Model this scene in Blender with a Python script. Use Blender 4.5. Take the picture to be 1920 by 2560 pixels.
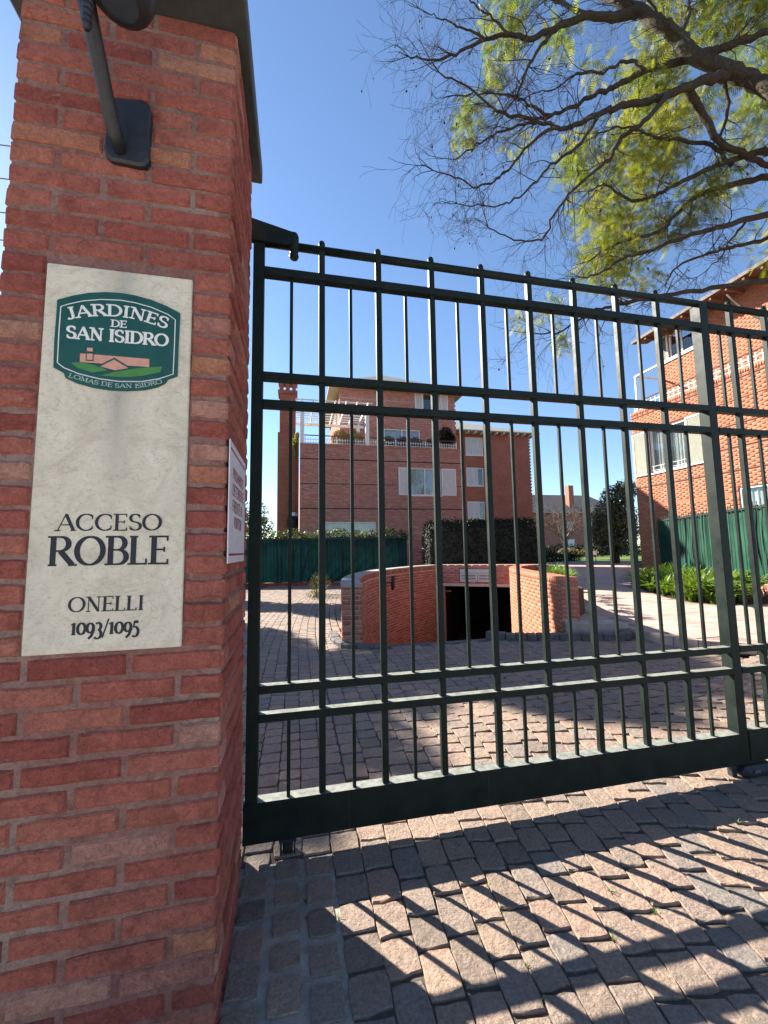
import bpy, bmesh, math, random
import numpy as np
from mathutils import Vector, Matrix
from mathutils.geometry import tessellate_polygon

for _o in list(bpy.data.objects):
    bpy.data.objects.remove(_o)
SC = bpy.context.scene
COL = SC.collection
R = math.radians

# ------------------------------------------------------------------ camera
cam_d = bpy.data.cameras.new('camera')
cam = bpy.data.objects.new('camera', cam_d)
COL.objects.link(cam)
cam_d.sensor_fit = 'HORIZONTAL'
cam_d.sensor_width = 36.0
cam_d.lens = 1006.14 / 1920 * 36.0
cam_d.clip_start = 0.02
cam_d.clip_end = 2000
YAW, PITCH, ROLL = R(12.348), R(5.385), R(-0.893)
_f = Vector((math.sin(YAW) * math.cos(PITCH), math.cos(YAW) * math.cos(PITCH), math.sin(PITCH)))
_r = Vector((math.cos(YAW), -math.sin(YAW), 0))
_u = _r.cross(_f)
_r2 = _r * math.cos(ROLL) + _u * math.sin(ROLL)
_u2 = -_r * math.sin(ROLL) + _u * math.cos(ROLL)
cam.matrix_world = Matrix((( _r2.x, _u2.x, -_f.x, 0.1759), (_r2.y, _u2.y, -_f.y, -1.9710), (_r2.z, _u2.z, -_f.z, 1.3428), (0, 0, 0, 1)))
SC.camera = cam

# ------------------------------------------------------------------ sky and sun
SUN_AZ, SUN_EL = R(-38.5), R(32.0)          # azimuth from +Y towards +X
world = bpy.data.worlds.new('World')
SC.world = world
world.use_nodes = True
wn = world.node_tree.nodes
wl = world.node_tree.links
wn.clear()
sky = wn.new('ShaderNodeTexSky')
sky.sky_type = 'NISHITA'
sky.sun_disc = False
sky.sun_elevation = SUN_EL
sky.sun_rotation = SUN_AZ
sky.altitude = 50
sky.air_density = 1.0
sky.dust_density = 0.1
sky.ozone_density = 4.0
bg = wn.new('ShaderNodeBackground')
bg.inputs['Strength'].default_value = 0.06
wo = wn.new('ShaderNodeOutputWorld')
wl.new(sky.outputs[0], bg.inputs['Color'])
wl.new(bg.outputs[0], wo.inputs['Surface'])
sun_d = bpy.data.lights.new('sun', 'SUN')
sun_d.energy = 5.0
sun_d.angle = R(0.53)
sun_d.color = (1.0, 0.93, 0.82)
sun = bpy.data.objects.new('sun', sun_d)
COL.objects.link(sun)
sun_v = Vector((math.sin(SUN_AZ) * math.cos(SUN_EL), math.cos(SUN_AZ) * math.cos(SUN_EL), math.sin(SUN_EL)))
sun.rotation_euler = sun_v.to_track_quat('Z', 'Y').to_euler()
sun.location = (-6, 8, 12)
SC.view_settings.view_transform = 'Standard'
SC.view_settings.look = 'None'
SC.view_settings.exposure = 1.98
SC.view_settings.gamma = 1.0
SC.view_settings.use_curve_mapping = False

# ------------------------------------------------------------------ helpers
rnd = random.Random(7)
rg = np.random.default_rng(11)

def mesh_from(name, verts, faces, attr=None, smooth=False):
    me = bpy.data.meshes.new(name)
    verts = np.asarray(verts, dtype=np.float32).reshape(-1, 3)
    if isinstance(faces, np.ndarray):
        n, k = faces.shape
        me.vertices.add(len(verts))
        me.vertices.foreach_set('co', verts.ravel())
        me.loops.add(n * k)
        me.loops.foreach_set('vertex_index', faces.astype(np.int32).ravel())
        me.polygons.add(n)
        me.polygons.foreach_set('loop_start', np.arange(0, n * k, k, dtype=np.int32))
        me.update(calc_edges=True)
    else:
        me.from_pydata(verts.tolist(), [], faces)
        me.update()
    if attr is not None:
        a = me.attributes.new('tone', 'FLOAT', 'POINT')
        a.data.foreach_set('value', np.asarray(attr, dtype=np.float32))
    if smooth:
        me.polygons.foreach_set('use_smooth', np.ones(len(me.polygons), dtype=bool))
    return me

def link(o, parent=None):
    COL.objects.link(o)
    if parent is not None:
        o.parent = parent
        if parent.type == 'EMPTY':
            o.matrix_parent_inverse = Matrix.Translation(-parent.location)
    return o

def obj(name, me, mat, parent=None):
    o = bpy.data.objects.new(name, me)
    if mat is not None and len(me.materials) == 0:
        me.materials.append(mat)
    return link(o, parent)

def tag(o, label=None, cat=None, group=None, kind=None):
    if label: o['label'] = label
    if cat: o['category'] = cat
    if group: o['group'] = group
    if kind: o['kind'] = kind
    return o

def thing(name, label, cat, loc=(0, 0, 0), group=None):
    o = bpy.data.objects.new(name, None)
    o.empty_display_size = 0.1
    COL.objects.link(o)
    o.location = loc
    return tag(o, label, cat, group)

class MB:
    """collects shapes; build() links them as one mesh object"""
    def __init__(s): s.v = []; s.f = []; s.t = []
    def add(s, verts, faces, tone=0.0):
        b = len(s.v)
        s.v += [tuple(p) for p in verts]
        s.f += [tuple(i + b for i in f) for f in faces]
        s.t += [tone] * len(verts)
        return s
    def box(s, x0, x1, y0, y1, z0, z1, tone=0.0, M=None):
        v = [(x, y, z) for z in (z0, z1) for y in (y0, y1) for x in (x0, x1)]
        if M is not None: v = [tuple(M @ Vector(p)) for p in v]
        return s.add(v, [(0, 2, 3, 1), (4, 5, 7, 6), (0, 1, 5, 4), (2, 6, 7, 3), (0, 4, 6, 2), (1, 3, 7, 5)], tone)
    def bbox(s, x0, x1, y0, y1, z0, z1, b=0.003, tone=0.0, M=None):
        """box with bevelled edges (24 verts)"""
        bm = bmesh.new()
        bmesh.ops.create_cube(bm, size=1)
        for v in bm.verts:
            v.co = Vector(((x0 + x1) / 2 + v.co.x * (x1 - x0), (y0 + y1) / 2 + v.co.y * (y1 - y0), (z0 + z1) / 2 + v.co.z * (z1 - z0)))
        bmesh.ops.bevel(bm, geom=list(bm.edges), offset=b, segments=1, affect='EDGES', profile=0.5)
        bm.verts.index_update()
        vs = [v.co.copy() for v in bm.verts]
        if M is not None: vs = [M @ p for p in vs]
        fs = [[v.index for v in f.verts] for f in bm.faces]
        bm.free()
        return s.add(vs, fs, tone)
    def beam(s, a, b, w, h, tone=0.0, up=(0, 0, 1)):
        a = Vector(a); b = Vector(b); d = (b - a)
        l = d.length; d.normalize()
        u = Vector(up)
        if abs(d.dot(u)) > .98: u = Vector((0, 1, 0))
        x = d.cross(u).normalized(); z = x.cross(d)
        v = []
        for p in (a, b):
            for i, j in ((-1, -1), (1, -1), (1, 1), (-1, 1)):
                v.append(p + x * (i * w / 2) + z * (j * h / 2))
        return s.add(v, [(0, 3, 2, 1), (4, 5, 6, 7), (0, 1, 5, 4), (1, 2, 6, 5), (2, 3, 7, 6), (3, 0, 4, 7)], tone)
    def tube(s, pts, rad, n=6, tone=0.0, cap=True):
        pts = [Vector(p) for p in pts]
        if not hasattr(rad, '__len__'): rad = [rad] * len(pts)
        v = []; f = []
        prev = None
        for i, p in enumerate(pts):
            d = (pts[min(i + 1, len(pts) - 1)] - pts[max(i - 1, 0)])
            if d.length < 1e-9: d = Vector((0, 0, 1))
            d.normalize()
            if prev is None:
                a = Vector((0, 0, 1)) if abs(d.z) < .9 else Vector((1, 0, 0))
                x = d.cross(a).normalized()
            else:
                x = (prev - d * prev.dot(d))
                x = x.normalized() if x.length > 1e-6 else d.orthogonal().normalized()
            prev = x
            y = d.cross(x)
            for k in range(n):
                an = 2 * math.pi * k / n
                v.append(p + (x * math.cos(an) + y * math.sin(an)) * rad[i])
        for i in range(len(pts) - 1):
            for k in range(n):
                k2 = (k + 1) % n
                f.append((i * n + k, i * n + k2, (i + 1) * n + k2, (i + 1) * n + k))
        if cap:
            f.append(tuple(range(n - 1, -1, -1)))
            f.append(tuple((len(pts) - 1) * n + k for k in range(n)))
        return s.add(v, f, tone)
    def lathe(s, c, prof, n=16, tone=0.0, axis='Z'):
        v = []; f = []
        for r, z in prof:
            for k in range(n):
                a = 2 * math.pi * k / n
                p = (r * math.cos(a), r * math.sin(a), z)
                if axis == 'Y': p = (p[0], p[2], p[1])
                if axis == 'X': p = (p[2], p[0], p[1])
                v.append((c[0] + p[0], c[1] + p[1], c[2] + p[2]))
        for i in range(len(prof) - 1):
            for k in range(n):
                k2 = (k + 1) % n
                f.append((i * n + k, i * n + k2, (i + 1) * n + k2, (i + 1) * n + k))
        return s.add(v, f, tone)
    def prism(s, poly, z0, z1, tone=0.0):
        n = len(poly)
        area = sum(poly[i][0] * poly[(i + 1) % n][1] - poly[(i + 1) % n][0] * poly[i][1] for i in range(n))
        if area < 0: poly = poly[::-1]
        v = [(x, y, z0) for x, y in poly] + [(x, y, z1) for x, y in poly]
        tris = tessellate_polygon([[Vector((x, y, 0)) for x, y in poly]])
        f = []
        for t in tris:
            a = [poly[i] for i in t]
            cr = (a[1][0] - a[0][0]) * (a[2][1] - a[0][1]) - (a[1][1] - a[0][1]) * (a[2][0] - a[0][0])
            t = tuple(t) if cr > 0 else tuple(reversed(t))
            f.append(tuple(i + n for i in t)); f.append(tuple(reversed(t)))
        for i in range(n):
            j = (i + 1) % n
            f.append((i, j, j + n, i + n))
        return s.add(v, f, tone)
    def mesh(s, name, smooth=False, tone=False):
        return mesh_from(name, s.v, s.f, s.t if tone else None, smooth)
    def build(s, name, mat, parent=None, smooth=False, tone=False):
        return obj(name, s.mesh(name, smooth, tone), mat, parent)

def smooth_path(pts, k=4):
    """Catmull-Rom through points of any dimension"""
    P = np.array(pts, float)
    P = np.vstack([2 * P[0] - P[1], P, 2 * P[-1] - P[-2]])
    out = []
    for i in range(1, len(P) - 2):
        for j in range(k):
            t = j / k
            out.append(.5 * ((2 * P[i]) + (-P[i - 1] + P[i + 1]) * t + (2 * P[i - 1] - 5 * P[i] + 4 * P[i + 1] - P[i + 2]) * t * t + (-P[i - 1] + 3 * P[i] - 3 * P[i + 1] + P[i + 2]) * t ** 3))
    out.append(P[-2])
    return np.array(out)

def in_poly(x, y, poly):
    c = False; n = len(poly); j = n - 1
    for i in range(n):
        xi, yi = poly[i]; xj, yj = poly[j]
        if (yi > y) != (yj > y) and x < (xj - xi) * (y - yi) / (yj - yi) + xi: c = not c
        j = i
    return c

# ------------------------------------------------------------------ materials
def mat_new(name, rough=.7, spec=.3):
    m = bpy.data.materials.new(name)
    m.use_nodes = True
    nt = m.node_tree
    b = nt.nodes['Principled BSDF']
    b.inputs['Roughness'].default_value = rough
    b.inputs['Specular IOR Level'].default_value = spec
    return m, nt, b

def nd(nt, t, **kw):
    n = nt.nodes.new(t)
    for k, v in kw.items(): setattr(n, k, v)
    return n

def noise(nt, scale, detail=4, rough=.6, vec=None, dist=0.0):
    n = nd(nt, 'ShaderNodeTexNoise')
    n.inputs['Scale'].default_value = scale
    n.inputs['Detail'].default_value = detail
    n.inputs['Roughness'].default_value = rough
    n.inputs['Distortion'].default_value = dist
    if vec is None:
        g = nd(nt, 'ShaderNodeNewGeometry'); vec = g.outputs['Position']
    nt.links.new(vec, n.inputs['Vector'])
    return n

def scaled_pos(nt, sc):
    g = nd(nt, 'ShaderNodeNewGeometry')
    m = nd(nt, 'ShaderNodeMapping')
    m.inputs['Scale'].default_value = sc
    nt.links.new(g.outputs['Position'], m.inputs['Vector'])
    return m.outputs['Vector']

def ramp(nt, fac, stops):
    r = nd(nt, 'ShaderNodeValToRGB')
    el = r.color_ramp.elements
    while len(el) < len(stops): el.new(.5)
    for e, (p, c) in zip(el, stops):
        e.position = p
        e.color = (c[0], c[1], c[2], 1) if hasattr(c, '__len__') else (c, c, c, 1)
    nt.links.new(fac, r.inputs['Fac'])
    return r.outputs['Color']

def mix(nt, a, b, fac, mode='MIX'):
    m = nd(nt, 'ShaderNodeMix', data_type='RGBA', blend_type=mode)
    for sock, v in (('A', a), ('B', b)):
        i = [q for q in m.inputs if q.name == sock and q.type == 'RGBA'][0]
        if isinstance(v, tuple): i.default_value = (*v[:3], 1)
        else: nt.links.new(v, i)
    i = m.inputs[0]
    if isinstance(fac, (int, float)): i.default_value = fac
    else: nt.links.new(fac, i)
    return [q for q in m.outputs if q.type == 'RGBA'][0]

def bump(nt, b, h, strength=.4, dist=.004):
    n = nd(nt, 'ShaderNodeBump')
    n.inputs['Strength'].default_value = strength
    n.inputs['Distance'].default_value = dist
    nt.links.new(h, n.inputs['Height'])
    nt.links.new(n.outputs[0], b.inputs['Normal'])
    return n

def tone_fac(nt):
    a = nd(nt, 'ShaderNodeAttribute', attribute_name='tone')
    o = nd(nt, 'ShaderNodeObjectInfo')
    s = nd(nt, 'ShaderNodeMath', operation='ADD')
    nt.links.new(a.outputs['Fac'], s.inputs[0]); nt.links.new(o.outputs['Random'], s.inputs[1])
    f = nd(nt, 'ShaderNodeMath', operation='FRACT')
    nt.links.new(s.outputs[0], f.inputs[0])
    return f.outputs[0]

def m_brick(name, stops, dirt=.5, fine=90, white=.25, bstr=.55, bd=.004, mott=1.0):
    m, nt, b = mat_new(name, .85, .2)
    c = ramp(nt, tone_fac(nt), stops)
    n1 = noise(nt, fine * .22, 5, .65)
    c = mix(nt, c, (.15, .045, .035), ramp(nt, n1.outputs['Fac'], [(.45, 0.0), (.75, dirt)]))
    n2 = noise(nt, fine * 3.2, 5, .75)
    n5 = noise(nt, fine * .8, 6, .7, dist=1.2)
    c = mix(nt, c, ramp(nt, n5.outputs['Fac'], [(.28, (.66, .60, .60)), (.5, (1, 1, 1)), (.74, (1.30, 1.26, 1.24))]), mott, 'MULTIPLY')
    c = mix(nt, c, ramp(nt, n2.outputs['Fac'], [(.3, (.78, .76, .76)), (.7, (1.2, 1.18, 1.16))]), 1.0, 'MULTIPLY')
    n3 = noise(nt, fine * .35, 6, .75, dist=.6)
    c = mix(nt, c, (.52, .42, .38), ramp(nt, n3.outputs['Fac'], [(.60, 0.0), (.72, white)]))
    if mott > .5:
        n6 = noise(nt, 38, 8, .8, dist=2.5)
        c = mix(nt, c, (.70, .60, .55), ramp(nt, n6.outputs['Fac'], [(.655, 0.0), (.70, .75)]))
        n7 = noise(nt, 30, 6, .75, scaled_pos(nt, (1, 1, 2.5)), 1.0)
        c = mix(nt, c, (.11, .04, .035), ramp(nt, n7.outputs['Fac'], [(.57, 0.0), (.72, .45)]))
        n8 = noise(nt, 3.5, 4, .6)
        c = mix(nt, c, (.13, .075, .07), ramp(nt, n8.outputs['Fac'], [(.60, 0.0), (.75, .4)]))
    nt.links.new(c, b.inputs['Base Color'])
    ad = nd(nt, 'ShaderNodeMath', operation='MULTIPLY_ADD'); ad.inputs[1].default_value = 1.6
    nt.links.new(n5.outputs['Fac'], ad.inputs[0]); nt.links.new(n2.outputs['Fac'], ad.inputs[2])
    bump(nt, b, ad.outputs[0], bstr, bd)
    return m

def m_plain(name, col, rough=.6, spec=.3, var=.25, scale=12, bstr=0.0, bd=.002, col2=None, metallic=0.0):
    m, nt, b = mat_new(name, rough, spec)
    n = noise(nt, scale, 5, .65)
    c2 = col2 or tuple(x * (1 - var) for x in col)
    c1 = tuple(min(x * (1 + var * .6), .95) for x in col) if col2 is None else col
    c = ramp(nt, n.outputs['Fac'], [(.32, c2), (.68, c1)])
    nt.links.new(c, b.inputs['Base Color'])
    b.inputs['Metallic'].default_value = metallic
    if bstr:
        n2 = noise(nt, scale * 6, 4, .7)
        bump(nt, b, n2.outputs['Fac'], bstr, bd)
    return m

def m_leaf(name, stops, trans=.5, rough=.5):
    m, nt, b = mat_new(name, rough, .3 if trans > .1 else .08)
    c = ramp(nt, tone_fac(nt), stops)
    nt.links.new(c, b.inputs['Base Color'])
    t = nd(nt, 'ShaderNodeBsdfTranslucent')
    c2 = mix(nt, c, (1.25, 1.25, .55), 1.0, 'MULTIPLY')
    nt.links.new(c2, t.inputs['Color'])
    mx = nd(nt, 'ShaderNodeMixShader')
    mx.inputs[0].default_value = trans
    nt.links.new(b.outputs[0], mx.inputs[1]); nt.links.new(t.outputs[0], mx.inputs[2])
    nt.links.new(mx.outputs[0], nt.nodes['Material Output'].inputs['Surface'])
    return m

M = {}
RED = [(0, (.36, .095, .075)), (.15, (.44, .125, .095)), (.4, (.50, .155, .115)), (.65, (.53, .18, .13)), (.80, (.55, .21, .145)), (.88, (.58, .26, .15)), (.95, (.58, .31, .24)), (1, (.40, .115, .095))]
M['brick'] = m_brick('pillar_brick', RED, .55, 60, .45, 1.0, .009)
M['hbrick'] = m_brick('house_brick', [(0, (.37, .155, .12)), (.4, (.43, .185, .145)), (.75, (.48, .215, .17)), (1, (.54, .27, .215))], .22, 20, .10, .3, .004, .25)
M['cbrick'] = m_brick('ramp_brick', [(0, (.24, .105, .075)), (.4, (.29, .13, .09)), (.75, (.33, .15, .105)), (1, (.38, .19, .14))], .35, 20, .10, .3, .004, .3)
M['rbrick'] = m_brick('orange_brick', [(0, (.36, .128, .075)), (.4, (.39, .145, .085)), (.75, (.41, .158, .094)), (1, (.44, .185, .112))], .12, 20, .08, .2, .003, .15)
m, nt, b = mat_new('mortar', .95, .1)
_n = noise(nt, 2.3, 4, .6); _n2 = noise(nt, 70, 4, .7)
_c = ramp(nt, _n.outputs['Fac'], [(.34, (.27, .12, .10)), (.52, (.31, .17, .14)), (.66, (.35, .25, .205))])
_c = mix(nt, _c, ramp(nt, _n2.outputs['Fac'], [(.3, .75), (.7, 1.15)]), 1.0, 'MULTIPLY')
_n3 = noise(nt, 14, 6, .75, None, 1.5)
_c = mix(nt, _c, (.12, .06, .055), ramp(nt, _n3.outputs['Fac'], [(.52, 0.0), (.70, .7)]))
_c = mix(nt, _c, (.42, .34, .30), ramp(nt, _n3.outputs['Fac'], [(.28, .55), (.40, 0.0)]))
nt.links.new(_c, b.inputs['Base Color'])
_a3 = nd(nt, 'ShaderNodeMath', operation='MULTIPLY_ADD'); _a3.inputs[1].default_value = 1.5
nt.links.new(_n3.outputs['Fac'], _a3.inputs[0]); nt.links.new(_n2.outputs['Fac'], _a3.inputs[2])
bump(nt, b, _a3.outputs[0], 1.0, .010)
M['mortar'] = m
M['hmortar'] = m_plain('house_mortar', (.42, .30, .25), .95, .1, .2, 8)
M['rmortar'] = m_plain('orange_mortar', (.385, .152, .094), .95, .1, .15, 8)

# gate paint: dark green gloss paint; dust and sky reflection painted pale on top faces
m, nt, b = mat_new('gate_paint', .5, .14)
_n = noise(nt, 9, 6, .7); _n2 = noise(nt, 220, 3, .6)
_c = ramp(nt, _n.outputs['Fac'], [(.35, (.008, .013, .011)), (.65, (.016, .023, .019)), (.80, (.036, .044, .037))])
_g = nd(nt, 'ShaderNodeNewGeometry'); _s = nd(nt, 'ShaderNodeSeparateXYZ'); nt.links.new(_g.outputs['True Normal'], _s.inputs[0])
_n3 = noise(nt, 24, 5, .7)
_dm = nd(nt, 'ShaderNodeMath', operation='MULTIPLY'); nt.links.new(ramp(nt, _s.outputs['Z'], [(.80, 0.0), (.95, .8)]), _dm.inputs[0]); nt.links.new(ramp(nt, _n3.outputs['Fac'], [(.3, .45), (.6, 1.0)]), _dm.inputs[1])
_c = mix(nt, _c, (.30, .31, .27), _dm.outputs[0])
nt.links.new(_c, b.inputs['Base Color']); bump(nt, b, _n2.outputs['Fac'], .12, .001)
_rr = ramp(nt, _n.outputs['Fac'], [(.3, .38), (.7, .6)]); nt.links.new(_rr, b.inputs['Roughness'])
M['gate'] = m
M['black'] = m_plain('black_iron', (.022, .024, .028), .45, .4, .3, 30)
M['rubber'] = m_plain('rubber', (.02, .02, .02), .8, .2)

# plate: cast stone
m, nt, b = mat_new('cast_stone', .8, .25)
_v = scaled_pos(nt, (1, 1, 1))
_n = noise(nt, 7, 7, .72, _v, 1.6); _n2 = noise(nt, 60, 5, .7, _v, .8); _n3 = noise(nt, 2.2, 3, .5, _v)
_c = ramp(nt, _n.outputs['Fac'], [(.30, (.50, .43, .325)), (.5, (.645, .57, .44)), (.7, (.72, .655, .52))])
_c = mix(nt, _c, (.30, .29, .26), ramp(nt, _n2.outputs['Fac'], [(.54, 0.0), (.72, .55)]))
_c = mix(nt, _c, (.40, .385, .34), ramp(nt, _n3.outputs['Fac'], [(.48, 0.0), (.68, .65)]))
_n4 = noise(nt, 26, 8, .8, scaled_pos(nt, (1, 1, 2.2)), 2.5)
_c = mix(nt, _c, (.27, .25, .21), ramp(nt, _n4.outputs['Fac'], [(.53, 0.0), (.67, .7)]))
# rain streak that runs down from the shield
_gx = nd(nt, 'ShaderNodeNewGeometry'); _sx = nd(nt, 'ShaderNodeSeparateXYZ'); nt.links.new(_gx.outputs['Position'], _sx.inputs[0])
_d1 = nd(nt, 'ShaderNodeMath', operation='ADD'); _d1.inputs[1].default_value = .352; nt.links.new(_sx.outputs['X'], _d1.inputs[0])
_d2 = nd(nt, 'ShaderNodeMath', operation='ABSOLUTE'); nt.links.new(_d1.outputs[0], _d2.inputs[0])
_sw = ramp(nt, _d2.outputs[0], [(0, .8), (.035, .25), (.09, 0.0)])
_sz = nd(nt, 'ShaderNodeMapRange'); _sz.inputs['From Min'].default_value = 1.45; _sz.inputs['From Max'].default_value = 1.84; nt.links.new(_sx.outputs['Z'], _sz.inputs['Value'])
_sm = nd(nt, 'ShaderNodeMath', operation='MULTIPLY'); nt.links.new(_sw, _sm.inputs[0]); nt.links.new(_sz.outputs[0], _sm.inputs[1])
_sn = nd(nt, 'ShaderNodeMath', operation='MULTIPLY'); nt.links.new(_sm.outputs[0], _sn.inputs[0]); nt.links.new(ramp(nt, _n.outputs['Fac'], [(.3, .25), (.6, 1.0)]), _sn.inputs[1])
_c = mix(nt, _c, (.27, .26, .24), _sn.outputs[0])
nt.links.new(_c, b.inputs['Base Color']); bump(nt, b, _n2.outputs['Fac'], .5, .0025)
M['stone'] = m
M['ink'] = m_plain('black_paint', (.022, .024, .035), .6, .3, .3, 80)
M['egreen'] = m_plain('green_enamel', (.012, .075, .055), .28, .5, .2, 20)
M['ewhite'] = m_plain('white_enamel', (.74, .72, .66), .4, .4, .08, 60)
M['epale'] = m_plain('pale_enamel', (.42, .50, .44), .4, .4, .08, 60)
M['epink'] = m_plain('pink_enamel', (.62, .30, .21), .4, .4, .12, 60)
M['eland'] = m_plain('grass_enamel', (.07, .22, .05), .4, .4, .12, 60)
M['signred'] = m_plain('sign_lettering', (.30, .04, .05), .6, .3, .3, 90)
M['signwhite'] = m_plain('sign_white', (.62, .62, .64), .45, .4, .1, 25)
M['cap'] = m_plain('cap_metal', (.055, .06, .06), .55, .4, .3, 14)
M['white'] = m_plain('white_paint', (.76, .74, .70), .5, .35, .08, 6)
M['shutter'] = m_plain('shutter_paint', (.72, .71, .69), .55, .35, .08, 5)
M['olive'] = m_plain('louvre_paint', (.27, .27, .21), .6, .3, .1, 5)
M['concrete'] = m_plain('concrete', (.40, .37, .32), .9, .2, .25, 4, .4, .004)
M['coping'] = m_plain('coping_concrete', (.34, .295, .27), .8, .2, .2, 6, .3, .003)
M['curtain'] = m_plain('curtain', (.55, .54, .52), .9, .1, .15, 3)
M['groove'] = m_plain('groove_shadow', (.07, .035, .03), .95, .1)  # dark colour standing in for the shadow inside the brick grooves
M['roof'] = m_plain('roof_shingle', (.33, .31, .27), .9, .2, .2, 3)
M['soffit'] = m_plain('soffit', (.40, .34, .27), .8, .2, .15, 4)
M['timber'] = m_plain('dark_timber', (.16, .075, .045), .8, .2, .2, 6)
M['walk'] = m_plain('sidewalk_tile', (.52, .46, .39), .9, .2, .12, 3)
M['asphalt'] = m_plain('asphalt', (.06, .058, .055), .95, .2, .2, 3)
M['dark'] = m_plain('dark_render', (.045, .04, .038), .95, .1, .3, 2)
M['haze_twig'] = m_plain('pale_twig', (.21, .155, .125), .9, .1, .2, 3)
M['kerb'] = m_plain('kerb_granite', (.12, .115, .11), .85, .25, .45, 14, .5, .006)
M['redpaint'] = m_plain('red_paint', (.28, .035, .03), .6, .3, .25, 5)
m, nt, b = mat_new('window_glass', .06, .6)
b.inputs['Base Color'].default_value = (.03, .045, .06, 1); M['glass'] = m

# green shade cloth, lets light through
m, nt, b = mat_new('shade_cloth', .75, .25)
_n = noise(nt, 1.5, 5, .7); _n2 = noise(nt, 160, 2, .5)
_c = ramp(nt, _n.outputs['Fac'], [(.35, (.007, .062, .036)), (.65, (.018, .12, .07))])
nt.links.new(_c, b.inputs['Base Color'])
_t = nd(nt, 'ShaderNodeBsdfTranslucent'); nt.links.new(_c, _t.inputs['Color'])
_mx = nd(nt, 'ShaderNodeMixShader'); _mx.inputs[0].default_value = .3
nt.links.new(b.outputs[0], _mx.inputs[1]); nt.links.new(_t.outputs[0], _mx.inputs[2])
nt.links.new(_mx.outputs[0], nt.nodes['Material Output'].inputs['Surface'])
M['cloth'] = m
m = m.copy(); m.name = 'shade_cloth_shaded'; M['cloth_shaded'] = m  # same cloth darkened: the left fence's shade is put into its colour
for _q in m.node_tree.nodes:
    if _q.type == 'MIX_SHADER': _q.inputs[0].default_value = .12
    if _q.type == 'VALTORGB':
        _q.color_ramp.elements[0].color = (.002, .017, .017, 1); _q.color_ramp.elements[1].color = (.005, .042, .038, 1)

# granite setts
m, nt, b = mat_new('sett_stone', .82, .3)
_c = ramp(nt, tone_fac(nt), [(0, (.19, .15, .125)), (.15, (.285, .212, .163)), (.35, (.225, .18, .15)), (.55, (.325, .228, .175)), (.72, (.245, .195, .16)), (.86, (.20, .175, .16)), (1, (.31, .212, .165))])
_n = noise(nt, 95, 5, .75); _n1 = noise(nt, 22, 4, .6)
_c = mix(nt, _c, ramp(nt, _n.outputs['Fac'], [(.3, (.62, .60, .58)), (.7, (1.36, 1.33, 1.28))]), 1.0, 'MULTIPLY')
_c = mix(nt, _c, (.13, .11, .095), ramp(nt, _n1.outputs['Fac'], [(.52, 0.0), (.78, .55)]))
nt.links.new(_c, b.inputs['Base Color'])
_ad = nd(nt, 'ShaderNodeMath', operation='MULTIPLY_ADD'); _ad.inputs[1].default_value = 2.0
nt.links.new(_n1.outputs['Fac'], _ad.inputs[0]); nt.links.new(_n.outputs['Fac'], _ad.inputs[2])
bump(nt, b, _ad.outputs[0], 1.0, .006)
M['sett'] = m
M['bed'] = m_plain('joint_sand', (.12, .098, .078), .95, .1, .35, 25, .6, .006)
M['cement'] = m_plain('cement_joint', (.36, .33, .28), .95, .1, .3, 22, .9, .008)
M['soil'] = m_plain('soil', (.085, .062, .045), .95, .1, .35, 5, .6, .02)
M['lawn'] = m_plain('lawn', (.115, .16, .045), .9, .1, .3, 3, .8, .03)
M['tile'] = None
m, nt, b = mat_new('path_slab', .85, .25)
_c = ramp(nt, tone_fac(nt), [(0, (.36, .265, .22)), (.5, (.41, .31, .26)), (1, (.45, .345, .29))])
_n = noise(nt, 6, 5, .65)
_c = mix(nt, _c, ramp(nt, _n.outputs['Fac'], [(.3, .75), (.7, 1.12)]), 1.0, 'MULTIPLY')
nt.links.new(_c, b.inputs['Base Color']); M['tile'] = m
M['pathbase'] = m_plain('path_base', (.26, .20, .17), .9, .2, .2, 6)

# bark
m, nt, b = mat_new('bark', .9, .15)
_n = noise(nt, 30, 6, .7); _n2 = noise(nt, 4, 3, .6)
_c = ramp(nt, _n.outputs['Fac'], [(.3, (.028, .021, .016)), (.7, (.085, .068, .052))])
_c = mix(nt, _c, (.10, .105, .06), ramp(nt, _n2.outputs['Fac'], [(.5, 0.0), (.7, .35)]))
nt.links.new(_c, b.inputs['Base Color']); bump(nt, b, _n.outputs['Fac'], .8, .012)
M['bark'] = m
M['twig'] = m_plain('twig_bark', (.06, .043, .034), .9, .15, .3, 9)
M['pod'] = m_plain('seed_pod', (.055, .035, .02), .8, .2, .3, 30)
M['feather'] = m_leaf('feathery_leaf', [(0, (.085, .125, .020)), (.4, (.15, .175, .024)), (.75, (.22, .21, .028)), (1, (.05, .095, .028))], .6)
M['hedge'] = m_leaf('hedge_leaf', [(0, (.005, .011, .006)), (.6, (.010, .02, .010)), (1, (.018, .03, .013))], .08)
M['magnolia'] = m_leaf('magnolia_leaf', [(0, (.03, .05, .018)), (.6, (.055, .08, .028)), (1, (.10, .10, .04))], .2, .35)
M['bush'] = m_leaf('bush_leaf', [(0, (.035, .06, .02)), (.6, (.06, .09, .03)), (1, (.10, .11, .04))], .35)
M['lily'] = m_leaf('strap_leaf', [(0, (.07, .14, .02)), (.5, (.12, .20, .03)), (1, (.19, .25, .05))], .4, .35)
M['dry'] = m_leaf('dry_leaf', [(0, (.16, .13, .06)), (.6, (.24, .18, .08)), (1, (.12, .12, .04))], .4)
M['drygrass'] = m_leaf('dry_grass', [(0, (.05, .05, .02)), (.6, (.09, .08, .035)), (1, (.06, .07, .02))], .3)
M['terrace'] = m_leaf('terrace_leaf', [(0, (.02, .03, .015)), (.6, (.04, .05, .022)), (1, (.07, .065, .03))], .2)
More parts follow.
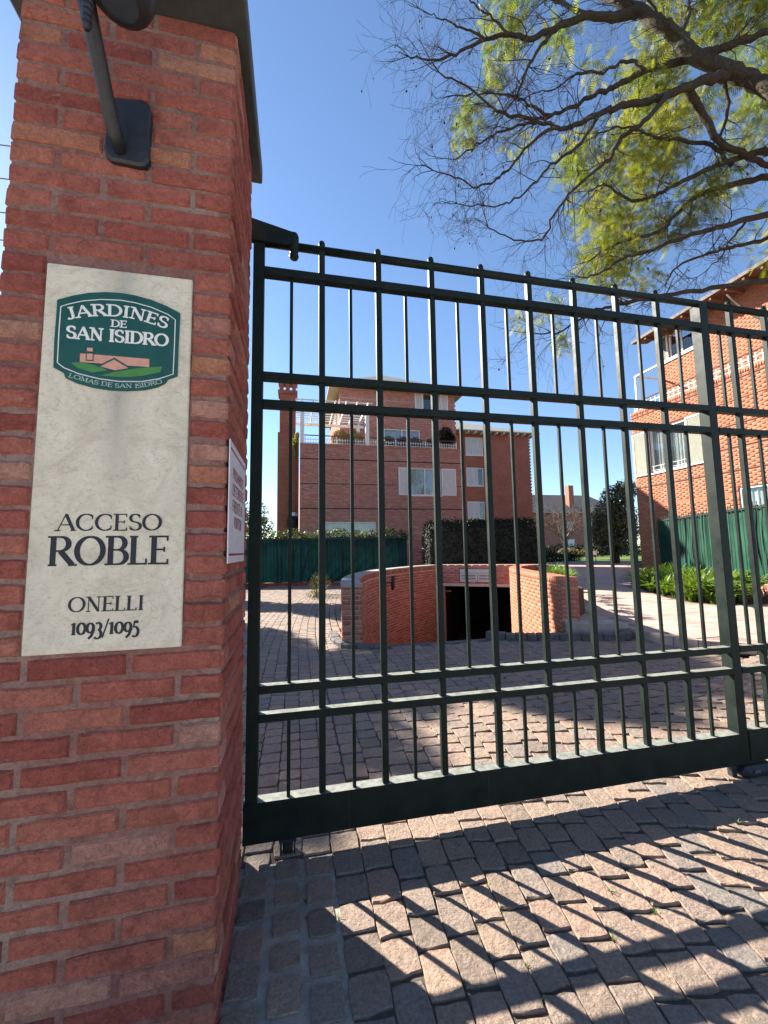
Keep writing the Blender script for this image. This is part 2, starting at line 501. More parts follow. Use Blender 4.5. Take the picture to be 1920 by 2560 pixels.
M['weed'] = m_leaf('weed_leaf', [(0, (.06, .13, .03)), (1, (.15, .24, .05))], .4)
M['wire'] = m_plain('galvanised_wire', (.20, .20, .21), .4, .5, .2, 20, metallic=.6)
M['lintel'] = m_plain('lintel_paint', (.56, .52, .46), .7, .25, .15, 6)
M['board'] = m_plain('sign_board', (.52, .62, .55), .5, .35, .06, 6)
M['boardink'] = m_plain('sign_ink', (.05, .09, .08), .6, .3, .1, 6)
M['farbrick'] = m_plain('far_brick', (.36, .16, .115), .9, .1, .15, 1.2)
M['farroof'] = m_plain('far_roof', (.20, .17, .155), .9, .1, .15, 1.0)

# far brick wall as brick texture (bricks too far away to tell apart)
def m_bricktex(name, c1, c2, mo, axis='XZ'):
    m, nt, b = mat_new(name, .9, .15)
    g = nd(nt, 'ShaderNodeNewGeometry')
    sx = nd(nt, 'ShaderNodeSeparateXYZ'); nt.links.new(g.outputs['Position'], sx.inputs[0])
    ad = nd(nt, 'ShaderNodeMath', operation='ADD')
    nt.links.new(sx.outputs['X'], ad.inputs[0]); nt.links.new(sx.outputs['Y'], ad.inputs[1])
    cb = nd(nt, 'ShaderNodeCombineXYZ')
    nt.links.new(ad.outputs[0], cb.inputs['X']); nt.links.new(sx.outputs['Z'], cb.inputs['Y'])
    t = nd(nt, 'ShaderNodeTexBrick')
    t.inputs['Scale'].default_value = 1.0
    t.inputs['Brick Width'].default_value = .25
    t.inputs['Row Height'].default_value = .072
    t.inputs['Mortar Size'].default_value = .007
    t.inputs['Color1'].default_value = (*c1, 1); t.inputs['Color2'].default_value = (*c2, 1); t.inputs['Mortar'].default_value = (*mo, 1)
    nt.links.new(cb.outputs[0], t.inputs['Vector'])
    n = noise(nt, .8, 4, .6)
    c = mix(nt, t.outputs['Color'], ramp(nt, n.outputs['Fac'], [(.3, .85), (.7, 1.1)]), 1.0, 'MULTIPLY')
    nt.links.new(c, b.inputs['Base Color'])
    return m
M['btex'] = m_bricktex('far_house_brick', (.38, .135, .085), (.31, .10, .065), (.27, .13, .10))

# ================================================================== GROUND, RAMP, PAVING
def gsheet(name, outer, holes, z, mat, kind='structure'):
    rings = [[Vector((x, y, 0)) for x, y in outer]] + [[Vector((x, y, 0)) for x, y in h] for h in holes]
    flat = [p for r_ in rings for p in r_]
    tris = tessellate_polygon(rings)
    f = []
    for t in tris:
        a = [flat[i] for i in t]
        cr = (a[1].x - a[0].x) * (a[2].y - a[0].y) - (a[1].y - a[0].y) * (a[2].x - a[0].x)
        f.append(tuple(t) if cr > 0 else tuple(reversed(t)))
    o = obj(name, mesh_from(name, [(p.x, p.y, z) for p in flat], f), mat)
    return tag(o, kind=kind)

INNER = [(1.11, 3.88), (1.20, 4.78), (1.42, 5.88), (1.78, 6.95), (2.32, 7.95), (3.4, 9.25), (4.55, 10.25)]
inner = smooth_path(INNER, 6)
tang = np.gradient(inner, axis=0); tang /= np.linalg.norm(tang, axis=1)[:, None]
nleft = np.stack([-tang[:, 1], tang[:, 0]], 1)
outer = inner + nleft * .28
WING = smooth_path([(4.37, 3.87), (4.62, 4.9), (4.95, 6.1), (5.35, 7.2), (5.95, 8.1), (6.75, 8.75)], 6)
wt = np.gradient(WING, axis=0); wt /= np.linalg.norm(wt, axis=1)[:, None]
wright = WING + np.stack([wt[:, 1], -wt[:, 0]], 1) * .27
hole = [(1.12, 3.70), (3.15, 3.66), (4.37, 3.86)] + [tuple(p) for p in WING[2::3]] + [(6.75, 8.75), (7.6, 9.9), (5.6, 11.4), (4.55, 10.25)] + [tuple(p) for p in inner[::-1][3::3]]
gsheet('ground', [(-400, -300), (500, -300), (500, 700), (-400, 700)], [hole], -.06, M['soil'])
gsheet('lawn', [(1.5, 15.4), (30, 29), (200, 120), (200, 300), (-100, 300), (-60, 15.4)], [], -.03, M['lawn'])

# ramp down to the garage
rv = []; rf = []
nr, nc = 26, 8
for i in range(nr):
    t = i / (nr - 1)
    a = inner[min(int(t * (len(inner) - 1)), len(inner) - 1)] if i else np.array((1.12, 3.70))
    bq = WING[min(int(t * (len(WING) - 1)), len(WING) - 1)] if i else np.array((4.3, 3.70))
    zz = -.02 - 2.0 * (t ** 1.15)
    for j in range(nc):
        p = a + (bq - a) * (-.04 + 1.08 * j / (nc - 1))
        rv.append((p[0], p[1], zz))
for i in range(nr - 1):
    for j in range(nc - 1):
        k = i * nc + j
        rf.append((k, k + 1, k + nc + 1, k + nc))
# a level dark floor carries on inside
k0 = len(rv)
rv += [(3.8, 9.6, -2.03), (7.4, 8.0, -2.03), (12, 15, -2.03), (7, 18, -2.03)]
rf.append((k0, k0 + 1, k0 + 2, k0 + 3))
tag(obj('garage_ramp', mesh_from('garage_ramp', rv, rf), M['kerb']), kind='structure')

# joint bed of the cobbles
tag(MB().add([(-60, -9, -.016), (60, -9, -.016), (60, -1.82, -.016), (-60, -1.82, -.016)], [(0, 1, 2, 3)]).build('sidewalk', M['walk']), kind='structure')
tag(MB().add([(-60, -60, -.03), (60, -60, -.03), (60, -9, -.03), (-60, -9, -.03)], [(0, 1, 2, 3)]).build('road', M['asphalt']), kind='structure')
tag(MB().add([(-6, -1.8, -.0135), (5.3, -1.8, -.0135), (5.3, 3.66, -.0135), (-6, 3.66, -.0135), (1.12, 3.66, -.0135), (.70, 3.8, -.0135), (.9, 7.4, -.0135), (2.2, 9.5, -.0135), (2.2, 14.2, -.0135), (-6, 16.2, -.0135)],
    [(0, 1, 2, 4, 3), (3, 4, 5, 6, 7, 8, 9)]).build('cobbled_pavement', M['bed']), kind='structure')
pavement = bpy.data.objects['cobbled_pavement']
MB().prism([(-.03, -2.2), (.36, -2.2), (.34, -.02), (-.06, -.02)], -.03, -.0095).build('cement_joint_fill', M['cement'], pavement)

# sett shapes: domed, uneven blocks about 11 cm square, 10-sided outline
def sett_variant(rs):
    n = 12
    ring = []
    for (x, y) in ((-.47, -.49), (-.16, -.5), (.17, -.5), (.47, -.49), (.5, -.16), (.5, .17), (.47, .49), (.16, .5), (-.17, .5), (-.47, .49), (-.5, .16), (-.5, -.17)):
        jy = .045 if abs(y) > .4 else .012
        ring.append((x + rs.uniform(-.022, .022), y + rs.uniform(-jy, jy * .45) * (1 if y > 0 else -1)))
    tx, ty = rs.uniform(-.014, .014), rs.uniform(-.014, .014)
    v = [(x * .955, y * .955, rs.uniform(-.016, .008) + tx * x + ty * y) for x, y in ring]
    v += [(x, y, -.034 + rs.uniform(-.02, .010) + tx * x + ty * y) for x, y in ring]
    v += [(x * .98, y * .98, -.5) for x, y in ring]
    v.append((rs.uniform(-.15, .15), rs.uniform(-.15, .15), rs.uniform(-.008, .014)))
    f = []
    for k in range(n):
        k2 = (k + 1) % n
        f.append((k, k2, 3 * n)); f.append((k + n, k2 + n, k2, k)); f.append((k + 2 * n, k2 + 2 * n, k2 + n, k + n))
    return np.array(v, float), f
rs = random.Random(5)
SV = [sett_variant(rs) for _ in range(14)]

PATH = [(5.15, 3.45), (5.25, 4.35), (6.1, 6.0), (7.6, 8.6), (12, 15), (19, 27), (24, 33), (27, 26), (10.75, 9.2), (9.65, 7.5), (8.85, 6.1), (8.62, 5.3), (8.8, 4.85), (14, 4.0), (14, 1.6), (6.3, 1.95), (5.6, 2.2), (5.22, 2.6)]
PLINTH = [(4.28, 3.62), (5.12, 3.36), (5.2, 4.4), (4.66, 4.4)]
KERBLINE = smooth_path([(2.98, 3.80), (3.12, 3.62), (3.5, 3.47), (4.3, 3.24), (4.75, 3.10), (5.0, 3.16), (5.1, 3.4)], 5)
KPOLY = [tuple(p) for p in KERBLINE] + [(5.2, 4.0), (3.1, 4.0)]
EKERB = smooth_path([(.70, 4.75), (.70, 4.2), (.82, 3.80), (1.12, 3.60), (1.45, 3.52)], 5)
outer_poly = [tuple(p) for p in outer[::3]] + [(6, 11), (6, 3.75), (.85, 3.7)]
def sett_ok(x, y):
    if -.76 < y < -.08 and -.76 < x < 0 or (y <= -.76 and -.06 < x < 0): return False
    if y > 3.58 and x > .66 and in_poly(x, y, outer_poly): return False
    if y > 3.62 and x > .70 and x < 6 and y < 4.4: return False
    if in_poly(x, y, KPOLY): return False
    if in_poly(x, y, PATH): return False
    if x > 5.15 and y > 2.0: return False
    if y > 7 and x > 1.3 and in_poly(x, y, outer_poly): return False
    if y > 14.9 - .24 * (x + 1.2): return False
    return True
setts = []
col_w = .128
xi = -.046 - 18 * .128
while xi < 6.6:
    y = -1.75 + rs.uniform(0, .1)
    wcol = col_w * (rs.uniform(.94, 1.06) if xi > .33 else 1.0)
    while y < 15.2:
        L = rs.uniform(.115, .14) if xi < .35 else (rs.uniform(.125, .19) if y < 4 else rs.uniform(.125, .18))
        yc = y + L / 2
        fan = .15 * max(xi + wcol / 2 - .42, 0) * max(min(yc, .9), -1.7)
        if yc > 4: fan *= max(0, 1 - (yc - 4) * .2)
        crv = .013 * max(yc - 3.6, 0) ** 2
        ang = -.15 * max(xi - .42, 0) * (1 if yc < .9 else 0)
        if yc > 3.6: ang -= .026 * (yc - 3.6)
        xc = xi + wcol / 2 + fan + crv
        if sett_ok(xc, yc) and (yc < 4 or xc > -2.2) and not (yc < 0 and xc > 4.2):
            gx = .026 if (xc < .33 and yc < 0) else .003
            gy = .022 if (xc < .33 and yc < 0) else .008
            wx = (wcol * (1 + .15 * (max(min(yc, .9), -1.7) if xi > .42 and yc < 4 else 0)) - gx)
            setts.append((xc, yc, wx * rs.uniform(.97, 1.015), (L - gy) * rs.uniform(.97, 1.01), ang + rs.gauss(0, .022), rs.gauss(0, .0013) - .003, rs.randrange(len(SV)), rs.random()))
        y += L
    xi += wcol
camxy = (0.176, -1.97)
def vis_key(q):
    d = math.hypot(q[0] - camxy[0], q[1] - camxy[1])
    inview = (q[1] > -1.05 - .0 * q[0]) and (q[0] > -.1 or q[1] > 0) and (math.atan2(q[0] - camxy[0], q[1] - camxy[1]) < R(57)) and (math.atan2(q[0] - camxy[0], q[1] - camxy[1]) > R(-9))
    return d + (0 if inview else 50)
setts.sort(key=vis_key)
sv_me = [mesh_from('sett', v * np.array((1, 1, .12)), f, None) for v, f in SV]
for me in sv_me: me.materials.append(M['sett'])
for (x, y, wx, wy, a, z, k, t) in setts[:300]:
    o = bpy.data.objects.new('sett', sv_me[k])
    o.location = (x, y, z); o.rotation_euler = (0, 0, a); o.scale = (wx, wy, 1)
    link(o, pavement)
bv = []; bf = []; bt = []
for (x, y, wx, wy, a, z, k, t) in setts[300:]:
    v, f = SV[k]
    ca, sa = math.cos(a), math.sin(a)
    X = v[:, 0] * wx; Y = v[:, 1] * wy
    b0 = len(bv) * 37
    bv.append(np.stack([x + X * ca - Y * sa, y + X * sa + Y * ca, z + v[:, 2] * .12], 1))
    bf += [tuple(i + b0 for i in q) for q in f]
    bt += [t] * 37
tag(obj('setts', mesh_from('setts', np.concatenate(bv), bf, bt), M['sett'], pavement), kind='stuff')

# paved garden path
path = tag(MB().prism(PATH, -.05, .092).build('garden_path', M['pathbase']), kind='structure')
tv = []; tf = []; tt = []
for i in range(-5, 60):
    for j in range(0, 90):
        cx, cy = 5.0 + i * .42 + (.21 if j % 2 else 0), 1.5 + j * .42
        if cy > 22: continue
        p = [(cx + dx * .204, cy + dy * .204) for dx, dy in ((-1, -1), (1, -1), (1, 1), (-1, 1))]
        if all(in_poly(a, b_, PATH) for a, b_ in p):
            b0 = len(tv); z = .098 + rs.uniform(-.0015, .0015)
            tv += [(a, b_, z) for a, b_ in p] + [(a, b_, .09) for a, b_ in p]
            tf += [(b0, b0 + 1, b0 + 2, b0 + 3)] + [(b0 + k, b0 + 4 + k, b0 + 4 + (k + 1) % 4, b0 + (k + 1) % 4) for k in range(4)]
            tt += [rs.random()] * 8
tag(obj('paving_slabs', mesh_from('paving_slabs', tv, tf, tt), M['tile'], path), kind='stuff')
# pinkish border strip along the path edge
edge = smooth_path([(5.15, 3.5), (5.19, 2.65), (5.6, 2.2), (6.3, 1.95), (9, 1.82)], 5)
eb = MB()
for a, b_ in zip(edge[:-1], edge[1:]):
    eb.beam((a[0], a[1], .05), (b_[0], b_[1], .05), .10, .13, rs.random())
eb.build('edging', M['tile'], path, tone=True)
MB().prism(PLINTH, -.05, .17).build('low_concrete_plinth', M['concrete'])
tag(bpy.data.objects['low_concrete_plinth'], 'pale low concrete plinth at the foot of the sunlit wing wall', 'plinth')

def kerb_thing(name, label, line, w=.13, h=.09, seg=.15):
    t = thing(name, label, 'kerb', (line[0][0], line[0][1], 0))
    d = np.r_[0, np.cumsum(np.linalg.norm(np.diff(line, axis=0), axis=1))]
    n = max(2, int(d[-1] / seg))
    for i in range(n):
        a = d[-1] * i / n + .004; b_ = d[-1] * (i + 1) / n - .004
        p = (np.interp(a, d, line[:, 0]), np.interp(a, d, line[:, 1])); q = (np.interp(b_, d, line[:, 0]), np.interp(b_, d, line[:, 1]))
        hh = h + rs.uniform(-.008, .006)
        dx, dy = q[0] - p[0], q[1] - p[1]; l = math.hypot(dx, dy)
        Mx = Matrix.Translation((p[0], p[1], 0)) @ Matrix.Rotation(math.atan2(dy, dx), 4, 'Z')
        MB().bbox(0, l, -.01 + rs.uniform(-.004, .004), w, -.05, hh, .012, 0, Mx).build('kerb_stone', M['kerb'], t)
    return t
kerb_thing('stone_kerb', 'curved kerb of dark square stones below the sunlit wing wall', KERBLINE)
kerb_thing('stone_kerb', 'low dark stone kerb around the end of the curved wall', EKERB, .13, .05, .22)

# ================================================================== BRICK WALLS
def row_bricks(u0, u1, z0, z1, lb=.25, ch=.072, joint=.012, openings=(), grooves=(), rsd=None):
    """list of (ua, ub, za, zb) for one wall, running bond, cut round the openings"""
    out = []
    k = 0; z = z0
    while z < z1 - .02:
        zt = min(z + ch - joint, z1)
        if any(abs((z + zt) / 2 - g) < ch * .55 for g in grooves):
            z += ch; k += 1; continue
        spans = [(u0, u1)]
        for (a, b_, c, d) in openings:
            if zt > c + .005 and z < d - .005:
                ns = []
                for s0, s1 in spans:
                    if b_ <= s0 or a >= s1: ns.append((s0, s1)); continue
                    if a > s0: ns.append((s0, a))
                    if b_ < s1: ns.append((b_, s1))
                spans = ns
        for s0, s1 in spans:
            off = u0 - (lb * .5 if k % 2 else 0) - lb
            n0 = int((s0 - off) / lb)
            u = off + n0 * lb
            while u < s1:
                a, b_ = max(u, s0), min(u + lb - joint, s1)
                if b_ - a > .03: out.append((a, b_, z, zt))
                u += lb
        z += ch; k += 1
    return out

def brick_mesh(name, cells, fn, proud=.008, bev=.004, jit=.002, rsd=rg):
    """all bricks of a wall as one mesh; fn(u, z, d) -> xyz arrays"""
    c = np.array(cells); n = len(c)
    d = proud + rsd.uniform(-jit, jit, n)
    U = np.stack([c[:, 0], c[:, 1], c[:, 1], c[:, 0], c[:, 0] + bev, c[:, 1] - bev, c[:, 1] - bev, c[:, 0] + bev], 1)
    Z = np.stack([c[:, 2], c[:, 2], c[:, 3], c[:, 3], c[:, 2] + bev, c[:, 2] + bev, c[:, 3] - bev, c[:, 3] - bev], 1)
    Dd = np.concatenate([np.full((n, 4), -.004), np.repeat(d[:, None], 4, 1)], 1)
    P = fn(U.ravel(), Z.ravel(), Dd.ravel())
    q = np.array([[4, 5, 6, 7], [0, 1, 5, 4], [1, 2, 6, 5], [2, 3, 7, 6], [3, 0, 4, 7]])
    F = (np.arange(n)[:, None, None] * 8 + q[None]).reshape(-1, 4)
    return mesh_from(name, P, F, np.repeat(rsd.random(n), 8))

def plane_fn(O, U, N):
    O = np.array(O, float); U = np.array(U, float); N = np.array(N, float)
    return lambda u, z, d: O[None] + u[:, None] * U[None] + np.stack([0 * z, 0 * z, z], 1) + d[:, None] * N[None]

# ================================================================== GATE PILLAR
PX0, PX1, PY0, PY1, PZ = -.682, -.042, -.642, -.10, 3.163
pillar = thing('brick_gate_pillar', 'tall square red brick gate pillar carrying the name plate and lamp', 'pillar', (-.36, -.37, 0))
MB().bbox(PX0 + .0025, PX1 - .0025, PY0 + .0025, PY1 - .002, -.05, PZ + .01, .004).build('mortar_core', M['mortar'], pillar)
def brick_variants(L, H, n=5, D=.045):
    """uneven rounded brick, face towards -Y, 10-point outline"""
    res = []
    for _ in range(n):
        fx = [-.5, -.25, 0, .25, .5]
        top = [(x * L + (rs.uniform(-.002, .002) if 0 < i < 4 else 0), H / 2 + rs.uniform(-.005, .0015)) for i, x in enumerate(fx)]
        bot = [(x * L, -H / 2 + rs.uniform(-.0015, .005)) for x in fx[::-1]]
        ring = top + bot
        ring = [(x * rs.uniform(.985, 1.0), z) for x, z in ring]
        tl = rs.uniform(-.003, .003)
        v = [(x * (1 - .010 / L * 1.2), -rs.uniform(.0, .0018) - .0045 + tl * z / H, z * (1 - .012 / H)) for x, z in ring]
        v += [(x, .0005, z) for x, z in ring] + [(x, D, z) for x, z in ring]
        m_ = len(ring)
        f = [tuple(range(m_))[::-1]]
        for i in range(m_):
            j = (i + 1) % m_
            f.append((i, j, j + m_, i + m_)); f.append((i + m_, j + m_, j + 2 * m_, i + 2 * m_))
        f = [tuple(reversed(q)) for q in f]
        me = mesh_from('brick', v, f)
        me.materials.append(M['brick'])
        res.append(me)
    return res
_bv = {}
def put_brick(u, z, L, H, face):
    key = (round(L, 2), face)
    if key not in _bv: _bv[key] = brick_variants(L, H, 5)
    o = bpy.data.objects.new('brick', rs.choice(_bv[key]))
    s_ = L / round(L, 2) if round(L, 2) else 1
    dz = rs.gauss(0, .0015)
    if face == 'F':
        o.location = (u, PY0 + .0012 + rs.gauss(0, .0014), z + dz); o.rotation_euler = (rs.gauss(0, .008), rs.gauss(0, .005), rs.gauss(0, .005))
    elif face == 'R':
        o.location = (PX1 - .0012 - rs.gauss(0, .0014), u, z + dz); o.rotation_euler = (0, rs.gauss(0, .006), math.pi / 2 + rs.gauss(0, .005))
    else:
        o.location = (PX0 + .0012 + rs.gauss(0, .0014), u, z + dz); o.rotation_euler = (0, rs.gauss(0, .006), -math.pi / 2 + rs.gauss(0, .012))
    link(o, pillar)
PL = (-.561, -.155, 1.067, 2.221)      # the plate: x0 x1 z0 z1
CH = .0703
k = 0
z = .928 - 14 * CH
while z < PZ - .03:
    zc = z + .0265; H = .0575
    full, half, j = .2455, .1130, .0155
    widths = [half, full, full] if k % 2 == 0 else [full, full, half]
    u = PX1
    segs = []
    for w in widths:
        segs.append((u - w, u)); u -= w + j
    segs[-1] = (PX0, segs[-1][1])
    for a, b_ in segs:
        parts = [(a, b_)]
        if zc + .026 > PL[2] - .004 and zc - .026 < PL[3] + .004:
            parts = []
            if a < PL[0] - .02: parts.append((a, min(b_, PL[0] - .006)))
            if b_ > PL[1] + .02: parts.append((max(a, PL[1] + .006), b_))
        for a2, b2 in parts:
            if b2 - a2 > .018: put_brick((a2 + b2) / 2, zc, b2 - a2, H, 'F')
    # right face and left face (headers at the corner that the front stretcher leaves)
    for face in ('R', 'L'):
        u = PY0 + .002
        ws = [.235, .19, .07] if (k % 2 == 0) == (face == 'R') else [.105, .235, .155]
        for w in ws:
            b2 = min(u + w, PY1)
            if b2 - u > .03: put_brick((u + b2) / 2, zc, b2 - u, H, face)
            u = b2 + .015
            if u > PY1 - .03: break
    z += CH; k += 1
MB().box(PX0 + .02, PX1 - .024, PY1 - .01, .062, -.05, 2.95).build('rear_rib', M['mortar'], pillar)
MB().bbox(PX0 - .075, PX1 + .045, PY0 - .10, PY1 + .055, PZ, PZ + .085, .006).build('metal_cap', M['cap'], pillar)
MB().bbox(PX0 - .06, PX1 + .03, PY0 - .085, PY1 + .04, PZ + .085, PZ + .13, .006).build('cap_ridge', M['cap'], pillar)

# ------------------------------------------------------------------ lettering drawn with a broad pen
def arc(cx, cy, rx, ry, a0, a1, n=12):
    return [(cx + rx * math.cos(R(a0 + (a1 - a0) * i / n)), cy + ry * math.sin(R(a0 + (a1 - a0) * i / n))) for i in range(n + 1)]
V_, T_ = 'v', 't'      # v: width follows the pen, t: always thin
GL = {
 'A': (.86, [([(.08, 0), (.42, 1)], 't'), ([(.42, 1), (.78, 0)], 'k'), ([(.19, .34), (.64, .34)], 't')], [(.08, 0), (.78, 0)]),
 'B': (.72, [([(.16, 0), (.16, 1)], 'v'), ([(.16, 1), (.38, 1)] + arc(.38, .76, .22, .24, 90, -90) + [(.16, .52)], 'v'), ([(.38, .52)] + arc(.40, .26, .26, .26, 90, -90) + [(.16, 0)], 'v')], [(.12, 0), (.12, 1)]),
 'C': (.86, [(arc(.48, .5, .40, .5, 48, 312, 20), 'v')], [('v', .755, .80), ('v', .755, .20)]),
 'D': (.86, [([(.16, 0), (.16, 1)], 'v'), ([(.16, 1), (.36, 1)] + arc(.36, .5, .42, .5, 90, -90, 16) + [(.16, 0)], 'v')], [(.12, 0), (.12, 1)]),
 'E': (.70, [([(.16, 0), (.16, 1)], 'v'), ([(.16, 1), (.60, 1)], 't'), ([(.16, .52), (.50, .52)], 't'), ([(.16, 0), (.62, 0)], 't')], [(.12, 0), (.12, 1), ('v', .60, .93), ('v', .62, .07), ('v', .50, .52)]),
 'F': (.66, [([(.16, 0), (.16, 1)], 'v'), ([(.16, 1), (.60, 1)], 't'), ([(.16, .52), (.50, .52)], 't')], [(.16, 0), (.12, 1)]),
 'H': (.86, [([(.16, 0), (.16, 1)], 'v'), ([(.70, 0), (.70, 1)], 'v'), ([(.16, .52), (.70, .52)], 't')], [(.16, 0), (.16, 1), (.70, 0), (.70, 1)]),
 'I': (.38, [([(.19, 0), (.19, 1)], 'v')], [(.19, 0), (.19, 1)]),
 'J': (.52, [([(.36, 1), (.36, .22)] + arc(.20, .2, .16, .2, 0, -150, 8), 'v')], [(.36, 1)]),
 'L': (.66, [([(.16, 0), (.16, 1)], 'v'), ([(.16, 0), (.58, 0)], 't')], [(.12, 0), (.16, 1), ('v', .58, .09)]),
 'M': (1.02, [([(.14, 0), (.18, 1)], 't'), ([(.18, 1), (.50, .08)], 'k'), ([(.50, .08), (.82, 1)], 't'), ([(.82, 1), (.86, 0)], 'k')], [(.14, 0), (.86, 0), (.14, 1), (.86, 1)]),
 'N': (.90, [([(.16, 0), (.16, 1)], 't'), ([(.16, 1), (.72, 0)], 'k'), ([(.72, 0), (.72, 1)], 't')], [(.16, 0), (.12, 1), (.72, 1)]),
 'O': (.96, [(arc(.48, .5, .40, .5, 90, 450, 28), 'v')], []),
 'P': (.68, [([(.16, 0), (.16, 1)], 'v'), ([(.16, 1), (.38, 1)] + arc(.38, .75, .24, .25, 90, -90) + [(.16, .5)], 'v')], [(.16, 0), (.12, 1)]),
 'R': (.80, [([(.16, 0), (.16, 1)], 'v'), ([(.16, 1), (.38, 1)] + arc(.38, .75, .24, .25, 90, -90) + [(.16, .5)], 'v'), ([(.38, .5), (.76, 0)], 'k')], [(.16, 0), (.12, 1), (.77, 0)]),
 'S': (.64, [(arc(.32, .76, .23, .24, 35, 250, 10) + arc(.32, .25, .25, .25, 75, -150, 11), 'v')], [('v', .52, .86), ('v', .09, .16)]),
 'T': (.74, [([(.37, 0), (.37, 1)], 'v'), ([(.06, 1), (.68, 1)], 't')], [(.37, 0), ('v', .06, .93), ('v', .68, .93)]),
 '1': (.40, [([(.20, 0), (.20, .62)], 'v'), ([(.06, .55), (.20, .62)], 't')], [(.20, 0)]),
 '0': (.62, [(arc(.31, .31, .25, .31, 90, 450, 20), 'v')], []),
 '9': (.58, [(arc(.29, .34, .22, .26, -20, 340, 16), 'v'), ([(.51, .40), (.51, .2), (.40, -.10), (.20, -.26)], 'v')], []),
 '3': (.52, [(arc(.24, .42, .19, .20, 140, -80, 9), 'v'), (arc(.22, -.02, .25, .25, 85, -140, 10), 'v')], []),
 '5': (.52, [([(.44, .62), (.16, .62)], 'k'), ([(.15, .62), (.13, .34)], 't'), ([(.13, .34)] + arc(.22, .06, .24, .28, 100, -130, 10), 'v')], []),
 '/': (.46, [([(.06, -.18), (.40, .80)], 't')], []),
 ' ': (.34, [], []),
}
def letters(text, base, height, place, thick=.13, thin=.055, serif=.10, d0=0.0, squeeze=1.0):
    """base: baseline polyline in the sign's own plane; place(x, y, depth) -> xyz"""
    base = np.array(base, float)
    dl = np.r_[0, np.cumsum(np.linalg.norm(np.diff(base, axis=0), axis=1))]
    tot = sum(GL[c][0] for c in text)
    sx = dl[-1] / tot
    mb = MB(); pos = 0; dep = d0
    for ch in text:
        w, strokes, serifs = GL[ch]
        a = pos * sx; mid = (pos + w / 2) * sx
        px, py = np.interp(mid, dl, base[:, 0]), np.interp(mid, dl, base[:, 1])
        e = .02 * dl[-1]
        tx = np.interp(min(mid + e, dl[-1]), dl, base[:, 0]) - np.interp(max(mid - e, 0), dl, base[:, 0])
        ty = np.interp(min(mid + e, dl[-1]), dl, base[:, 1]) - np.interp(max(mid - e, 0), dl, base[:, 1])
        l = math.hypot(tx, ty); tx /= l; ty /= l
        def to(x, y):
            X = (x - w / 2) * sx * squeeze; Y = y * height
            return (px + X * tx - Y * ty, py + X * ty + Y * tx)
        st = [(p, kd) for p, kd in strokes]
        for sp in serifs:
            if serif <= 0: continue
            if sp[0] == 'v': st.append(([(sp[1], sp[2] - serif * .8), (sp[1], sp[2] + serif * .8)], 't'))
            else: st.append(([(sp[0] - serif * 1.35, sp[1]), (sp[0] + serif * 1.35, sp[1])], 't'))
        for pts, kd in st:
            dep += .00004
            P = [np.array((x * sx / height, y)) for x, y in pts]
            L_, R_ = [], []
            for i, p in enumerate(P):
                d = P[min(i + 1, len(P) - 1)] - P[max(i - 1, 0)]
                d = d / (np.linalg.norm(d) + 1e-9)
                wd = thin if kd == 't' else thick if kd == 'k' else thin + (thick - thin) * abs(d[1]) ** 1.3
                n_ = np.array((-d[1], d[0])) * wd / 2
                ends = 0
                if len(P) == 2 or i in (0, len(P) - 1):
                    ends = (-1 if i == 0 else 1) * (thin * .5 if kd == 't' else 0)
                q = p + d * ends
                L_.append(q + n_); R_.append(q - n_)
            vs = []
            for q in L_ + R_:
                x, y = to(q[0] * height / sx, q[1])
                vs.append(place(x, y, dep))
            m_ = len(P)
            mb.add(vs, [(i, i + m_, i + m_ + 1, i + 1) for i in range(m_ - 1)])
        pos += w
    return mb

def flat_poly(poly, place, depth, mb=None):
    mb = mb or MB()
    tris = tessellate_polygon([[Vector((x, y, 0)) for x, y in poly]])
    f = []
    for t in tris:
        a = [poly[i] for i in t]
        cr = (a[1][0] - a[0][0]) * (a[2][1] - a[0][1]) - (a[1][1] - a[0][1]) * (a[2][0] - a[0][0])
        f.append(tuple(t) if cr > 0 else tuple(reversed(t)))
    return mb.add([place(x, y, depth) for x, y in poly], f)

def outline(poly, w, place, depth, closed=True):
    P = np.array(poly, float); n = len(P); mb = MB(); vs = []
    for i in range(n):
        a = P[i - 1] if (closed or i) else P[0]; c = P[(i + 1) % n] if (closed or i < n - 1) else P[-1]
        d = c - a; d /= np.linalg.norm(d) + 1e-9
        nn = np.array((-d[1], d[0])) * w / 2
        vs += [place(*(P[i] + nn), depth), place(*(P[i] - nn), depth)]
    f = [(2 * i, 2 * i + 1, (2 * i + 3) % (2 * n), (2 * i + 2) % (2 * n)) for i in range(n if closed else n - 1)]
    return mb.add(vs, f)

# ------------------------------------------------------------------ name plate on the pillar
plate = thing('name_plate', 'tall pale stone plate with black lettering on the brick pillar', 'sign', (-.358, PY0, PL[2]))
PYF = PY0 - .007
fp = lambda x, y, d: (x, PYF - d, y)
MB().bbox(PL[0], PL[1], PYF, PY0 + .03, PL[2], PL[3], .003).build('stone_slab', M['stone'], plate)
roman = dict(thick=.185, thin=.065, serif=.075)
for txt, base, h in (('ACCESO', [(-.495, 1.4125), (-.218, 1.4125)], .047), ('ROBLE', [(-.512, 1.314), (-.193, 1.313)], .080),
                     ('ONELLI', [(-.454, 1.182), (-.258, 1.180)], .040), ('1093/1095', [(-.444, 1.119), (-.269, 1.115)], .050)):
    kw = dict(roman)
    if txt[0] == '1': kw = dict(thick=.16, thin=.08, serif=.06)
    letters(txt, base, h, fp, d0=.0006, **kw).build('lettering', M['ink'], plate)
